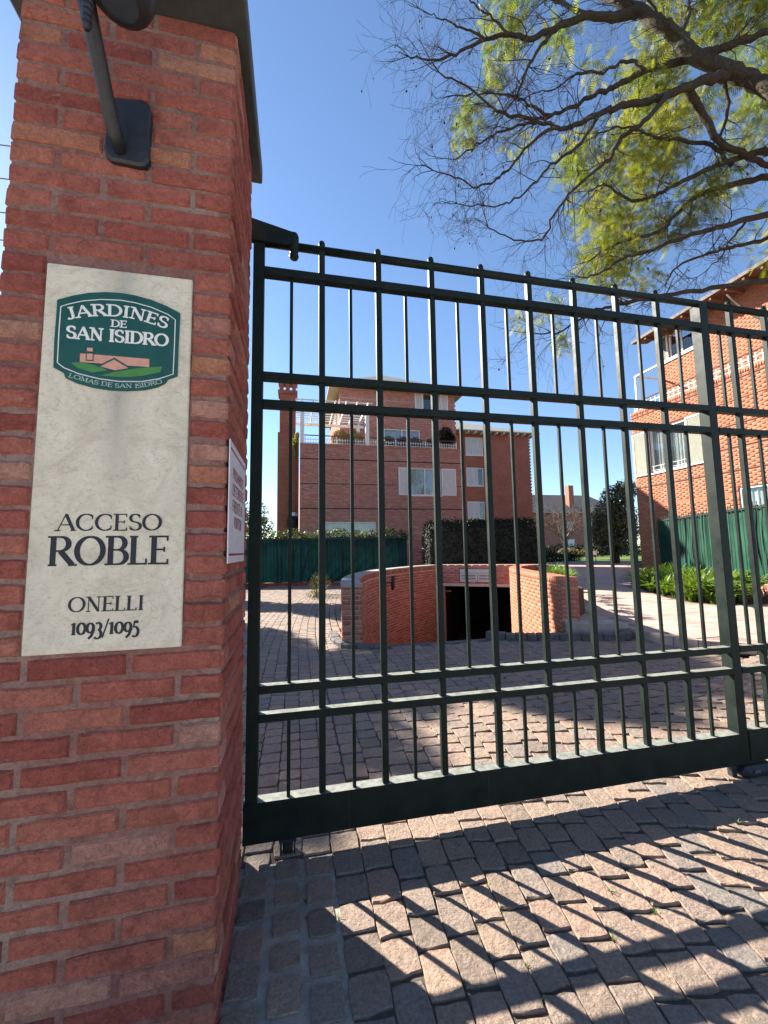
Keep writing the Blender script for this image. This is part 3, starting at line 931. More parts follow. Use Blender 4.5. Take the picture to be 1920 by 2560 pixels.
OUT = [(-.526, 2.103), (-.487, 2.121), (-.443, 2.136), (-.397, 2.144), (-.358, 2.146), (-.315, 2.143), (-.270, 2.134), (-.226, 2.119), (-.187, 2.100), (-.188, 2.042), (-.189, 1.986), (-.189, 1.893), (-.216, 1.880), (-.222, 1.868), (-.244, 1.853), (-.282, 1.841), (-.328, 1.835), (-.374, 1.834), (-.42, 1.839), (-.461, 1.849), (-.492, 1.863), (-.497, 1.878), (-.525, 1.893), (-.527, 1.98), (-.526, 2.044)]
INN = [(-.515, 2.083), (-.516, 2.008), (-.515, 1.908), (-.498, 1.894), (-.457, 1.878), (-.403, 1.867), (-.350, 1.863), (-.290, 1.867), (-.240, 1.880), (-.201, 1.898), (-.200, 1.985), (-.200, 2.076), (-.223, 2.092), (-.272, 2.110), (-.318, 2.119), (-.358, 2.122), (-.410, 2.118), (-.459, 2.107), (-.495, 2.093)]
emblem = MB()
no = len(OUT)
flat_poly(OUT, fp, .004, emblem)
emblem.add([fp(x, y, .004) for x, y in OUT] + [fp(x, y, -.001) for x, y in OUT], [(i, (i + 1) % no, (i + 1) % no + no, i + no) for i in range(no)])
emblem = emblem.build('green_shield', M['egreen'], plate)
outline(INN, .0028, fp, .0046).build('white_outline', M['ewhite'], emblem)
slab = dict(thick=.24, thin=.12, serif=.085)
letters('JARDINES', [(-.496, 2.044), (-.462, 2.055), (-.430, 2.063), (-.394, 2.068), (-.359, 2.0695), (-.327, 2.068), (-.290, 2.062), (-.256, 2.053), (-.224, 2.043)], .035, fp, d0=.0046, **slab).build('lettering', M['ewhite'], emblem)
letters('DE', [(-.380, 2.035), (-.335, 2.035)], .021, fp, d0=.0046, **slab).build('lettering', M['ewhite'], emblem)
letters('SAN ISIDRO', [(-.497, 1.987), (-.217, 1.987)], .037, fp, d0=.0046, **slab).build('lettering', M['ewhite'], emblem)
letters('LOMAS DE SAN ISIDRO', [(-.485, 1.8665), (-.42, 1.850), (-.358, 1.8425), (-.296, 1.8455), (-.229, 1.8655)], .0125, fp, d0=.0046, thick=.2, thin=.1, serif=.08).build('lettering', M['epale'], emblem)
flat_poly([(-.458, 1.942), (-.270, 1.941), (-.269, 1.915), (-.457, 1.915)], fp, .0046).build('house_bar', M['epink'], emblem)
flat_poly([(-.481, 1.911), (-.45, 1.915), (-.405, 1.905), (-.381, 1.895), (-.422, 1.885), (-.463, 1.896)], fp, .0049).build('hill', M['eland'], emblem)
flat_poly([(-.403, 1.877), (-.358, 1.894), (-.289, 1.911), (-.232, 1.920), (-.238, 1.901), (-.288, 1.885), (-.339, 1.877)], fp, .0049).build('hill', M['eland'], emblem)
flat_poly([(-.412, 1.905), (-.366, 1.9365), (-.316, 1.906), (-.363, 1.893)], fp, .0052).build('gable_outline', M['egreen'], emblem)  # drawn dark outline around the gable
flat_poly([(-.402, 1.9055), (-.366, 1.930), (-.326, 1.9065), (-.363, 1.8965)], fp, .0056).build('gable', M['epink'], emblem)
for q in ([(-.442, 1.946), (-.421, 1.946), (-.421, 1.920), (-.442, 1.920)], [(-.4425, 1.963), (-.4215, 1.963), (-.4215, 1.948), (-.4425, 1.948)]):
    flat_poly(q, fp, .0053).build('chimney_outline', M['egreen'], emblem)
    cx = sum(a for a, _ in q) / 4; cz = sum(b_ for _, b_ in q) / 4
    flat_poly([(cx + (a - cx) * .74, cz + (b_ - cz) * .74) for a, b_ in q], fp, .0057).build('chimney', M['epink'], emblem)

# ------------------------------------------------------------------ notice on the side of the pillar
notice = thing('notice_sign', 'white notice with dark red lettering on the side of the brick pillar', 'sign', (PX1, -.45, 1.308))
SXF = PX1 + .013
sp_ = lambda x, y, d: (SXF + d, x, y)
MB().bbox(PX1 + .009, SXF, -.648, -.262, 1.308, 1.702, .001).build('board', M['signwhite'], notice)
for q in ((-.636, -.274, 1.332, 1.339), (-.636, -.274, 1.672, 1.679)):
    MB().add([sp_(q[0], q[2], .0006), sp_(q[1], q[2], .0006), sp_(q[1], q[3], .0006), sp_(q[0], q[3], .0006)], [(0, 1, 2, 3)]).build('border_line', M['signred'], notice)
for txt, a, b_, z_ in (('PROHIBIDO', -.585, -.325, 1.585), ('DETENERSE', -.59, -.315, 1.532), ('FRENTE AL', -.585, -.33, 1.478), ('PORTON', -.545, -.36, 1.424)):
    letters(txt, [(a, z_), (b_, z_)], .036, sp_, thick=.16, thin=.14, serif=0, d0=.0006, squeeze=.92).build('lettering', M['signred'], notice)

# ------------------------------------------------------------------ wall lamp at the top of the pillar
lamp = thing('wall_lamp', 'black iron lamp on a slanted arm fixed high on the brick pillar', 'lamp', (-.357, PY0, 2.58))
wpts = [(-.424, 2.79), (-.40, 2.80), (-.318, 2.812), (-.300, 2.80), (-.291, 2.775), (-.294, 2.70), (-.292, 2.60), (-.302, 2.582), (-.318, 2.576), (-.400, 2.579), (-.415, 2.592), (-.422, 2.62), (-.418, 2.70)]
wb = MB(); n_ = len(wpts)
y0 = PY0 + .002; y1 = PY0 - .022
wb.add([(x, y0, z_) for x, z_ in wpts] + [(x, y1 + .006, z_) for x, z_ in wpts] + [(-.357 + (x + .357) * .9, y1, 2.69 + (z_ - 2.69) * .93) for x, z_ in wpts],
       [(i, (i + 1) % n_, (i + 1) % n_ + n_, i + n_) for i in range(n_)] + [(i + n_, (i + 1) % n_ + n_, (i + 1) % n_ + 2 * n_, i + 2 * n_) for i in range(n_)] + [tuple(i + 2 * n_ for i in range(n_))])
wb.build('wall_plate', M['black'], lamp)
MB().tube([(-.374, PY0 - .016, 2.612), (-.378, PY0 - .05, 2.635), (-.384, PY0 - .12, 2.72), (-.388, PY0 - .20, 2.815), (-.39, PY0 - .25, 2.875)], [.018, .021, .021, .022, .023], 10).build('arm', M['black'], lamp, True)
MB().lathe((-.39, PY0 - .262, 2.868), [(.0, -.045), (.024, -.04), (.031, -.02), (.031, .03), (.022, .05), (0, .052)], 12).build('swivel_joint', M['black'], lamp, True)
MB().lathe((-.295, PY0 - .26, 2.90), [(0, -.085), (.05, -.082), (.075, -.066), (.085, -.04), (.085, .05), (.06, .09), (0, .10)], 20).build('lamp_head', M['black'], lamp, True)
MB().lathe((-.295, PY0 - .26, 2.90), [(0, -.0865), (.046, -.0845)], 20).build('lamp_glass', M['glass'], lamp)
gl = MB()
for i in range(5):
    gl.lathe((-.366, PY0 - .262, 2.79 - i * .018), [(0, .009), (.012, .008), (.0145 - i * .0012, 0), (.012 - i * .001, -.008), (0, -.009)], 10)
gl.build('cable_gland', M['black'], lamp, True)

# ------------------------------------------------------------------ fence wires left of the pillar
for i, zz in enumerate((2.672, 2.555, 2.438, 2.344)):
    nm = ['topmost', 'second', 'third', 'lowest'][i]
    pts = [(-.66, -.55, zz + .006), (-.70, -.55, zz + .004), (-.72, -.552, zz - .002), (-.80, -.55, zz - .003), (-2.2, -.55, zz - .02), (-4.0, -.55, zz)]
    w_ = MB().tube(pts, .0018, 5).build('fence_wire', M['wire'])
    tag(w_, f'thin metal wire tied to the left edge of the brick pillar, {nm} of four', 'wire', 'wires left of the pillar')
post_far = MB().tube([(-4.02, -.55, -.05), (-4.02, -.55, 2.9)], .03, 10).build('fence_post', M['wire'])
tag(post_far, 'slim metal post holding the four fence wires beyond the pillar', 'post')

# ================================================================== GATE
GY = 0.0
def rail(mb_name, x0, x1, z0, z1, dep, t, parent_y=GY, m='gate'):
    return MB().bbox(x0, x1, parent_y, parent_y + dep, z0, z1, .0025).build(mb_name, M[m], t)
gate = thing('iron_gate', 'dark green iron gate leaf with tall bars beside the brick pillar', 'gate', (1.35, 0, 0))
PXL, PXR = -.040, .013          # hinge post
QXL, QXR = 2.716, 2.778         # meeting post
rail('post', PXL, PXR, .236, 2.936, .05, gate)
rail('post', QXL, QXR, .236, 2.90, .068, gate)
rail('bottom_beam', -.047, 2.778, .066, .236, .066, gate)
for z0, z1 in ((2.731, 2.771), (2.185, 2.222), (2.044, 2.082), (.698, .734), (.573, .609)):
    rail('rail', PXR, QXL, z0, z1, .048, gate)
MB().tube([(PXR - .01, .024, 2.912), (QXR + .002, .024, 2.912)], .021, 12).build('top_rail', M['gate'], gate, True)
def bars(t, xs_thick, xs_thin, y=GY):
    for x in xs_thick:
        b_ = MB()
        b_.bbox(x - .0155, x + .0155, y + .009, y + .040, .236, 2.935, .003)
        b_.build('bar', M['gate'], t)
        MB().lathe((x, y + .0245, 2.936), [(.013, -.004), (.017, .004), (.0175, .014), (.013, .024), (0, .028)], 12).build('round_finial', M['gate'], t, True)
    for x in xs_thin:
        for z0, z1 in ((2.222, 2.731), (.734, 2.044), (.236, .573)):
            MB().bbox(x - .008, x + .008, y + .016, y + .032, z0, z1, .0015).build('thin_bar', M['gate'], t)
bars(gate, [.3 * k for k in range(1, 9)], [.147] + [.3 * k + .15 for k in range(1, 9)])
# top hinge bracket
br = MB()
br.add([(-.10, -.012, 2.894), (.125, -.012, 2.894), (.165, -.012, 2.905), (.165, -.012, 2.962), (-.10, -.012, 3.02)] + [(-.10, -.004, 2.894), (.125, -.004, 2.894), (.165, -.004, 2.905), (.165, -.004, 2.962), (-.10, -.004, 3.02)],
       [(0, 1, 2, 3, 4), (9, 8, 7, 6, 5), (0, 5, 6, 1), (1, 6, 7, 2), (2, 7, 8, 3), (3, 8, 9, 4), (4, 9, 5, 0)])
br.bbox(-.10, .16, -.004, .075, 2.938, 2.95, .002)
br.build('hinge_bracket', M['gate'], gate)
MB().lathe((.158, .01, 2.91), [(0, -.078), (.02, -.074), (.025, -.06), (.02, -.045), (.024, -.03), (.024, .045), (.018, .06), (0, .066)], 14).build('hinge_pin', M['gate'], gate, True)
# wheel
wh = MB()
wh.bbox(.112, .120, -.004, .05, .005, .07, .001); wh.bbox(.172, .180, -.004, .05, .005, .07, .001)
wh.bbox(.108, .184, -.006, .056, .058, .069, .001)
wh.build('wheel_fork', M['black'], gate)
MB().lathe((.146, .024, .032), [(0, -.022), (.026, -.022), (.031, -.016), (.031, .016), (.026, .022), (0, .022)], 18, axis='X').build('wheel', M['rubber'], gate, True)
# seams of the beam's welded lengths
for x in (.42, 1.12):
    MB().bbox(x - .0015, x + .0015, -.0012, .004, .068, .234, .0004).build('weld_seam', M['black'], gate)

gate2 = thing('iron_gate', 'green iron gate leaf cut off by the right edge, beyond the thick meeting post', 'gate', (4.3, 0, 0))
rail('bottom_beam', 2.786, 5.45, .075, .252, .066, gate2)
for z0, z1 in ((2.731, 2.771), (2.185, 2.222), (2.044, 2.082), (.698, .734), (.573, .609)):
    rail('rail', 2.783, 5.45, z0, z1, .048, gate2)
MB().tube([(2.783, .024, 2.912), (5.45, .024, 2.912)], .021, 12).build('top_rail', M['gate'], gate2, True)
rail('post', 5.452, 5.51, .236, 2.94, .06, gate2)
bars(gate2, [2.987 + .3 * k for k in range(0, 9)], [2.885] + [3.137 + .3 * k for k in range(0, 8)])
MB().box(2.783, 2.787, .012, .045, .252, 2.93).build('meeting_strip', M['gate'], gate2)
stop = thing('gate_stop', 'dark rounded floor stop under the meeting post of the gate', 'gate stop', (2.78, .0, 0))
MB().bbox(2.655, 2.690, .012, .045, .0, .066, .003).build('drop_bolt', M['black'], stop)
MB().bbox(2.70, 2.95, -.03, .085, -.01, .058, .025).build('housing', M['black'], stop)
MB().bbox(2.76, 2.80, -.034, -.028, .03, .045, .001).build('latch', M['wire'], stop)
pil2 = thing('brick_gate_pillar', 'brick pillar holding the far end of the second gate leaf', 'pillar', (5.85, .1, 0))
fr = plane_fn((5.55, -.25, 0), (1, 0, 0), (0, -1, 0))
MB().box(5.55, 6.2, -.25, .4, -.05, 3.2).build('mortar_core', M['mortar'], pil2)
tag(obj('bricks', brick_mesh('bricks', row_bricks(0, .65, 0, 3.2, .26, .0703, .017), fr), M['brick'], pil2), kind='stuff')
tag(obj('bricks', brick_mesh('bricks', row_bricks(0, .65, 0, 3.2, .26, .0703, .017), plane_fn((5.55, .4, 0), (0, -1, 0), (-1, 0, 0))), M['brick'], pil2), kind='stuff')
MB().bbox(5.47, 6.28, -.33, .48, 3.2, 3.28, .006).build('metal_cap', M['cap'], pil2)

# ================================================================== CURVED WALL AND GARAGE MOUTH
WT = .85
def strip_wall(line_a, line_b, zb, zt, mat, name, parent):
    """solid wall between two plan lines"""
    n = len(line_a); v = []; f = []
    for i in range(n):
        for (p, z) in ((line_a[i], zb), (line_a[i], zt), (line_b[i], zt), (line_b[i], zb)):
            v.append((p[0], p[1], z))
    for i in range(n - 1):
        for k in range(4):
            k2 = (k + 1) % 4
            f.append((i * 4 + k, (i + 1) * 4 + k, (i + 1) * 4 + k2, i * 4 + k2))
    f += [(0, 1, 2, 3), tuple((n - 1) * 4 + k for k in (3, 2, 1, 0))]
    return obj(name, mesh_from(name, v, f), mat, parent)
def curve_fn(line, nrm):
    d = np.r_[0, np.cumsum(np.linalg.norm(np.diff(line, axis=0), axis=1))]
    def fn(u, z, dd):
        x = np.interp(u, d, line[:, 0]); y = np.interp(u, d, line[:, 1])
        nx = np.interp(u, d, nrm[:, 0]); ny = np.interp(u, d, nrm[:, 1])
        return np.stack([x + nx * dd, y + ny * dd, z], 1)
    return fn, d[-1]
cw = thing('curved_brick_wall', 'low curved red brick wall running down to the garage mouth', 'wall', (1.0, 3.9, 0))
strip_wall(inner, outer, -2.05, WT - .03, M['hmortar'], 'mortar_core', cw)
fn, ln = curve_fn(inner, -nleft)
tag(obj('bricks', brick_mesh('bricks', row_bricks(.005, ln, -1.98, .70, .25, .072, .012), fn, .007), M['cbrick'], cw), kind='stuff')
rowlock = [(u, min(u + .063, ln), .705, .822) for u in np.arange(.005, ln - .03, .075)]
tag(obj('rowlock_bricks', brick_mesh('rowlock_bricks', rowlock, fn, .008), M['cbrick'], cw), kind='stuff')
fn2, ln2 = curve_fn(outer[::-1], nleft[::-1])
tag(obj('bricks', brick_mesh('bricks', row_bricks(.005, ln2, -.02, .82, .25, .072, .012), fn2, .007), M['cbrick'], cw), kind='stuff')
strip_wall(inner - nleft * .015, outer + nleft * .015, WT - .03, WT, M['coping'], 'coping', cw)
# end pier of the curved wall
e0 = outer[0]; e1 = inner[0]
eu = (e1 - e0) / np.linalg.norm(e1 - e0); en = -tang[0]
efn = plane_fn((e0[0] + en[0] * .0, e0[1] + en[1] * .0, 0), (eu[0], eu[1], 0), (en[0], en[1], 0))
el = float(np.linalg.norm(e1 - e0))
for (a, b_, z0, z1) in row_bricks(-.004, el + .004, .06, .815, .25, .0715, .011):
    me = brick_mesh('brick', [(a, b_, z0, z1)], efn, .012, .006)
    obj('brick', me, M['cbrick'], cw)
cl = thing('wall_light', 'small black bracket light on the inside of the curved wall', 'lamp', (2.45, 7.9, .5))
lp = np.array((2.345, 7.95)); ln_ = np.array((.88, -.47))
a3 = lambda d, z: (lp[0] + ln_[0] * d, lp[1] + ln_[1] * d, z)
MB().beam(a3(-.02, .53), a3(.20, .53), .025, .025).build('bracket', M['black'], cl)
MB().tube([a3(.20, .70), a3(.215, .62), a3(.205, .45), a3(.185, .36)], [.03, .05, .05, .028], 10).build('lamp_body', M['black'], cl, True)
MB().tube([a3(.23, .69), a3(.25, .74)], [.02, .012], 8).build('cap', M['black'], cl, True)

wing = thing('brick_wing_wall', 'sunlit orange brick wing wall right of the garage ramp', 'wall', (4.5, 4.0, 0))
strip_wall(WING, wright, -2.05, WT - .002, M['rmortar'], 'mortar_core', wing)
wn_ = np.stack([-wt[:, 1], wt[:, 0]], 1)
fnw, lw = curve_fn(WING, wn_)
tag(obj('bricks', brick_mesh('bricks', row_bricks(.005, lw, -1.98, .735, .25, .072, .012), fnw, .007), M['rbrick'], wing), kind='stuff')
tag(obj('rowlock_bricks', brick_mesh('rowlock_bricks', [(u, min(u + .063, lw), .74, WT) for u in np.arange(.005, lw - .03, .075)], fnw, .008), M['rbrick'], wing), kind='stuff')
we = (wright[0] - WING[0]); wl_ = float(np.linalg.norm(we)); we = we / wl_
wef = plane_fn((WING[0][0], WING[0][1], 0), (we[0], we[1], 0), (-wt[0][0], -wt[0][1], 0))
for (a, b_, z0, z1) in row_bricks(-.004, wl_ + .004, .0, WT, .25, .0715, .011):
    obj('brick', brick_mesh('brick', [(a, b_, z0, z1)], wef, .012, .006), M['hbrick'], wing)
fnr, lr = curve_fn(wright, -wn_)
tag(obj('bricks', brick_mesh('bricks', row_bricks(.005, lr, .0, WT, .25, .072, .012), fnr, .007), M['rbrick'], wing), kind='stuff')
rl = strip_wall(WING + wn_ * .004, wright - wn_ * .004, WT - .002, WT + .006, M['rbrick'], 'top_course', wing)
# raised bed behind the wing wall
bedp = [tuple(p) for p in (wright - wn_ * .01)[1::4]] + [(8.1, 9.4), (6.5, 7.4), (5.6, 5.6), (5.2, 4.4)]
MB().prism(bedp, -.05, .62).build('raised_planting_bed', M['soil'])
tag(bpy.data.objects['raised_planting_bed'], kind='structure')

garage = thing('garage_mouth', 'dark garage entrance under a brick lintel with a pale beam', 'garage', (5.7, 9.6, -2))
la, lb_ = Vector((4.50, 10.32, 0)), Vector((7.3, 8.45, 0))
lu = (lb_ - la).normalized(); lnm = Vector((lu.y, -lu.x, 0))      # towards the camera
LL = (lb_ - la).length
def lin_box(name, u0, u1, d0, d1, z0, z1, mat):
    q = [la + lu * u + lnm * d for u, d in ((u0, d0), (u1, d0), (u1, d1), (u0, d1))]
    return MB().prism([(p.x, p.y) for p in q], z0, z1).build(name, mat, garage)
lin_box('lintel_core', 0, LL, -.3, 0, .27, WT, M['hmortar'])
tag(obj('bricks', brick_mesh('bricks', row_bricks(0, LL, .28, WT, .25, .072, .012), plane_fn(la, lu, lnm), .007), M['hbrick'], garage), kind='stuff')
lin_box('lintel_beam', .25, LL, -.28, .035, .19, .27, M['lintel'])
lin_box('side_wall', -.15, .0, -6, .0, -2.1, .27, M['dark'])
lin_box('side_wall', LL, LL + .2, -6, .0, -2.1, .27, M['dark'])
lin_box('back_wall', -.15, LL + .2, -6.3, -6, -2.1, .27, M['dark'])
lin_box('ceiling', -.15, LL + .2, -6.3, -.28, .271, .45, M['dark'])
lin_box('jamb', 0.0, .25, -.28, .03, -2.1, .27, M['hmortar'])
gs = thing('garage_sign', 'pale green board with small lettering on the garage lintel', 'sign', (5.8, 9.6, .32))
gfn = lambda u, z, d: tuple(la + lu * u + lnm * (.02 + d) + Vector((0, 0, z)))
U0, U1 = .80, 1.86
for (u0, u1, z0, z1) in ((U0, U1, .60, .71), (U0, U0 + .52, .33, .59), (U0 + .535, U1, .33, .59)):
    v = [gfn(u, z, d) for d in (0, .025) for u, z in ((u0, z0), (u1, z0), (u1, z1), (u0, z1))]
    MB().add(v, [(0, 3, 2, 1), (4, 5, 6, 7), (0, 1, 5, 4), (1, 2, 6, 5), (2, 3, 7, 6), (3, 0, 4, 7)]).build('panel', M['board'], gs)
for z0 in (.49, .40):
    for (u0, u1) in ((U0 + .05, U0 + .19), (U0 + .22, U0 + .36), (U0 + .38, U0 + .47), (U0 + .58, U0 + .82), (U0 + .85, U0 + 1.0)):
        mb = MB(); u = u0
        while u < u1 - .01:
            mb.add([gfn(a, z, .026) for a, z in ((u, z0), (u + .018, z0), (u + .018, z0 + .05), (u, z0 + .05))], [(0, 1, 2, 3)]); u += .032
        mb.build('lettering', M['boardink'], gs)
bc = MB().lathe(tuple(la + lu * .12 + lnm * .09 + Vector((0, 0, .34))), [(0, -.16), (.05, -.15), (.06, 0), (.05, .15), (0, .2)], 12).build('warning_light', M['redpaint'], None, True)
tag(bc, 'red warning light at the left corner of the garage lintel', 'light')

# ================================================================== WINDOWS, SHUTTERS
def wframe(P, U, N):
    """local frame helper: w(u, z, d) -> xyz"""
    P = Vector(P); U = Vector(U); N = Vector(N)
    return lambda u, z, d: P + U * u + N * d + Vector((0, 0, z))
def fbox(w, u0, u1, z0, z1, d0, d1):
    v = [w(u, z, d) for d in (d0, d1) for u, z in ((u0, z0), (u1, z0), (u1, z1), (u0, z1))]
    return MB().add(v, [(0, 3, 2, 1), (4, 5, 6, 7), (0, 1, 5, 4), (1, 2, 6, 5), (2, 3, 7, 6), (3, 0, 4, 7)])
def window(parent, w, u0, u1, z0, z1, panes=2, fw=.06, curtain=True, mat='white', sill=True, deep=-.10):
    f = MB()
    for q in ((u0, u1, z0, z0 + fw), (u0, u1, z1 - fw, z1), (u0, u0 + fw, z0 + fw, z1 - fw), (u1 - fw, u1, z0 + fw, z1 - fw)):
        g = fbox(w, *q, deep, deep + .07); f.add(g.v, g.f)
    for i in range(1, panes):
        c = u0 + (u1 - u0) * i / panes
        g = fbox(w, c - fw * .45, c + fw * .45, z0 + fw, z1 - fw, deep + .005, deep + .06); f.add(g.v, g.f)
    fr_ = f.build('window', M[mat], parent)
    for i in range(panes):
        a = u0 + (u1 - u0) * i / panes + fw * .5; b_ = u0 + (u1 - u0) * (i + 1) / panes - fw * .5
        fbox(w, a, b_, z0 + fw * .8, z1 - fw * .8, deep + .022, deep + .028).build('pane', M['glasst'], fr_)
    if curtain:
        n = 60; v = []; fc = []
        for i in range(n):
            u = u0 + (u1 - u0) * i / (n - 1)
            if curtain == 'half' and .42 < i / n < .62: pass
            d = deep - .045 + .018 * math.sin(i * 1.3) + .008 * math.sin(i * 2.9 + 1)
            v += [w(u, z0, d), w(u, z1, d)]
        fc = [(2 * i, 2 * i + 2, 2 * i + 3, 2 * i + 1) for i in range(n - 1)]
        MB().add(v, fc).build('curtain', M['curtain'], fr_)
    if sill: fbox(w, u0 - .04, u1 + .04, z0 - .05, z0 - .003, deep + .02, .05).build('sill', M[mat], fr_)
    return fr_
def shutter(parent, w, u0, u1, z0, z1, mat='shutter', slat_mat=None, d0=.012):
    f = MB(); fw = .06
    for q in ((u0, u1, z0, z0 + fw), (u0, u1, z1 - fw, z1), (u0, u0 + fw, z0 + fw, z1 - fw), (u1 - fw, u1, z0 + fw, z1 - fw)):
        g = fbox(w, *q, d0, d0 + .04); f.add(g.v, g.f)
    sh = f.build('shutter', M[mat], parent)
    s_ = MB(); z = z0 + fw
    while z < z1 - fw - .01:
        v = [w(u0 + fw, z, d0 + .032), w(u1 - fw, z, d0 + .032), w(u1 - fw, z + .045, d0 + .008), w(u0 + fw, z + .045, d0 + .008)]
        s_.add(v, [(0, 1, 2, 3)]); z += .04
    tag(s_.build('slats', M[slat_mat or mat], sh), kind='stuff')
    return sh
# thin pane material: clear and reflective
m, nt, b = mat_new('pane_glass', .03, .5)
_g = nd(nt, 'ShaderNodeBsdfGlossy'); _g.inputs['Roughness'].default_value = .03
_tr = nd(nt, 'ShaderNodeBsdfTransparent'); _tr.inputs['Color'].default_value = (.82, .86, .87, 1)
_fr = nd(nt, 'ShaderNodeLayerWeight'); _fr.inputs['Blend'].default_value = .5
_pw = nd(nt, 'ShaderNodeMath', operation='POWER'); _pw.inputs[1].default_value = 4.0
nt.links.new(_fr.outputs['Facing'], _pw.inputs[0])
_ml = nd(nt, 'ShaderNodeMath', operation='MULTIPLY_ADD'); _ml.inputs[1].default_value = .8; _ml.inputs[2].default_value = .07
nt.links.new(_pw.outputs[0], _ml.inputs[0])
_mx = nd(nt, 'ShaderNodeMixShader')
nt.links.new(_ml.outputs[0], _mx.inputs[0]); nt.links.new(_tr.outputs[0], _mx.inputs[1]); nt.links.new(_g.outputs[0], _mx.inputs[2])
nt.links.new(_mx.outputs[0], nt.nodes['Material Output'].inputs['Surface'])
M['glasst'] = m

def wall_with_holes(parent, name, w, u0, u1, z0, z1, holes, mat, thick=.25):
    """backing wall as boxes round the openings"""
    us = sorted({u0, u1, *[h[0] for h in holes], *[h[1] for h in holes]})
    zs = sorted({z0, z1, *[h[2] for h in holes], *[h[3] for h in holes]})
    mb = MB()
    for i in range(len(us) - 1):
        run = None
        for j in range(len(zs) - 1):
            cu, cz = (us[i] + us[i + 1]) / 2, (zs[j] + zs[j + 1]) / 2
            solid = not any(h[0] < cu < h[1] and h[2] < cz < h[3] for h in holes)
            if solid:
                g = fbox(w, us[i], us[i + 1], zs[j], zs[j + 1], -thick, 0); mb.add(g.v, g.f)
    return mb.build(name, mat, parent)

# ================================================================== BRICK HOUSE BEHIND THE RAMP
house = thing('brick_house', 'red brick apartment house with roof terrace behind the green fence', 'house', (4.7, 20, 0))
HW = wframe((.34, 18.5, 0), (1, 0, 0), (0, -1, 0))
holes = [(5.68, 7.53, 4.22, 5.70), (1.25, 3.88, 1.25, 2.81)]
wall_with_holes(house, 'front_wall', HW, 0, 8.70, -.05, 6.82, holes, M['hmortar'])
hfn = plane_fn((.34, 18.5, 0), (1, 0, 0), (0, -1, 0))
tag(obj('front_bricks', brick_mesh('front_bricks', row_bricks(0, 8.70, 0, 6.72, .25, .072, .013, holes, (3.48, 6.02, 4.75, 2.2)), hfn, .008, .003, .002), M['hbrick'], house), kind='stuff')
tag(obj('rowlock_bricks', brick_mesh('rowlock_bricks', [(u, u + .063, 6.72, 6.84) for u in np.arange(0, 8.66, .075)], hfn, .02, .004, .004), M['hbrick'], house), kind='stuff')
MB().box(.34, 9.04, 18.75, 19.05, -.05, 6.8).build('parapet_back', M['hmortar'], house)
MB().box(.36, .64, 18.76, 27, -.05, 6.8).build('side_wall', M['btex'], house)
MB().box(8.76, 9.04, 18.76, 27, -.05, 6.8).build('side_wall', M['btex'], house)
MB().box(.5, 8.9, 19.05, 22.4, 5.7, 5.9).build('terrace_floor', M['concrete'], house)
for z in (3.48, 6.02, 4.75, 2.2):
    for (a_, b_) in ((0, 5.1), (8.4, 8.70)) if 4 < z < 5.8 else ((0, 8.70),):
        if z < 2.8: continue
        fbox(HW, a_, b_, z - .03, z + .03, -.01, .002).build('groove_shadow_strip', M['groove'], house)  # flush dark strip, paints the recess shadow of the skipped course
window(house, HW, 5.68, 7.53, 4.22, 5.70, 2)
shutter(house, HW, 5.13, 5.66, 4.22, 5.71); shutter(house, HW, 7.55, 8.38, 4.22, 5.70)
window(house, HW, 1.25, 3.88, 1.25, 2.81, 2)
# upper storeys, set back
UW = wframe((2.78, 22.5, 0), (1, 0, 0), (0, -1, 0))
uh = [(5.46, 6.66, 9.98, 11.66), (2.82, 5.22, 6.9, 9.05)]
wall_with_holes(house, 'upper_wall', UW, 0, 7.67, 5.0, 11.6, uh, M['hmortar'])
ufn = plane_fn((2.78, 22.5, 0), (1, 0, 0), (0, -1, 0))
tag(obj('upper_bricks', brick_mesh('upper_bricks', row_bricks(0, 7.67, 5.9, 11.6, .25, .072, .013, uh, (8.3, 10.9)), ufn, .008, .003, .002), M['hbrick'], house), kind='stuff')
window(house, UW, 5.46, 6.66, 9.98, 11.66, 2, curtain=False)
shutter(house, UW, 4.92, 5.44, 9.98, 11.7); shutter(house, UW, 6.68, 7.2, 9.98, 11.74)
window(house, UW, 2.82, 5.22, 6.9, 9.05, 2, curtain=True)
dent = MB()
for i, z in enumerate(np.arange(6.9, 11.3, .30)): dent.box(10.45, 10.53, 22.5, 22.75, z, z + .15)
dent.build('corner_quoins', M['hbrick'], house)
MB().box(10.20, 10.45, 22.76, 30, 5.0, 11.6).build('upper_side_wall', M['btex'], house)
MB().box(2.79, 3.04, 22.76, 30, 5.0, 11.6).build('upper_side_wall', M['btex'], house)
MB().box(3.06, 10.18, 23.6, 23.7, 5.9, 11.5).build('room_partition', M['dark'], house)
MB().box(.66, 8.74, 20.2, 20.3, 0, 5.68).build('room_partition', M['dark'], house)
UWs = wframe((2.78, 25.5, 0), (0, -1, 0), (-1, 0, 0))
shutter(house, UWs, .6, 1.2, 9.9, 11.2)
rf_ = MB()
ex0, ex1, ey0, ey1, ez = 2.12, 11.0, 21.75, 31.0, 11.62
rf_.add([(ex0, ey0, ez), (ex1, ey0, ez), (ex1, ey1, ez), (ex0, ey1, ez), (6.3, 25.6, 14.0), (6.3, 27.4, 14.0),
         (ex0, ey0, ez - .10), (ex1, ey0, ez - .10), (ex1, ey1, ez - .10), (ex0, ey1, ez - .10)],
        [(0, 1, 4), (1, 2, 5, 4), (2, 3, 5), (3, 0, 4, 5), (0, 6, 7, 1), (1, 7, 8, 2), (2, 8, 9, 3), (3, 9, 6, 0)])
roof = rf_.build('roof', M['roof'], house)
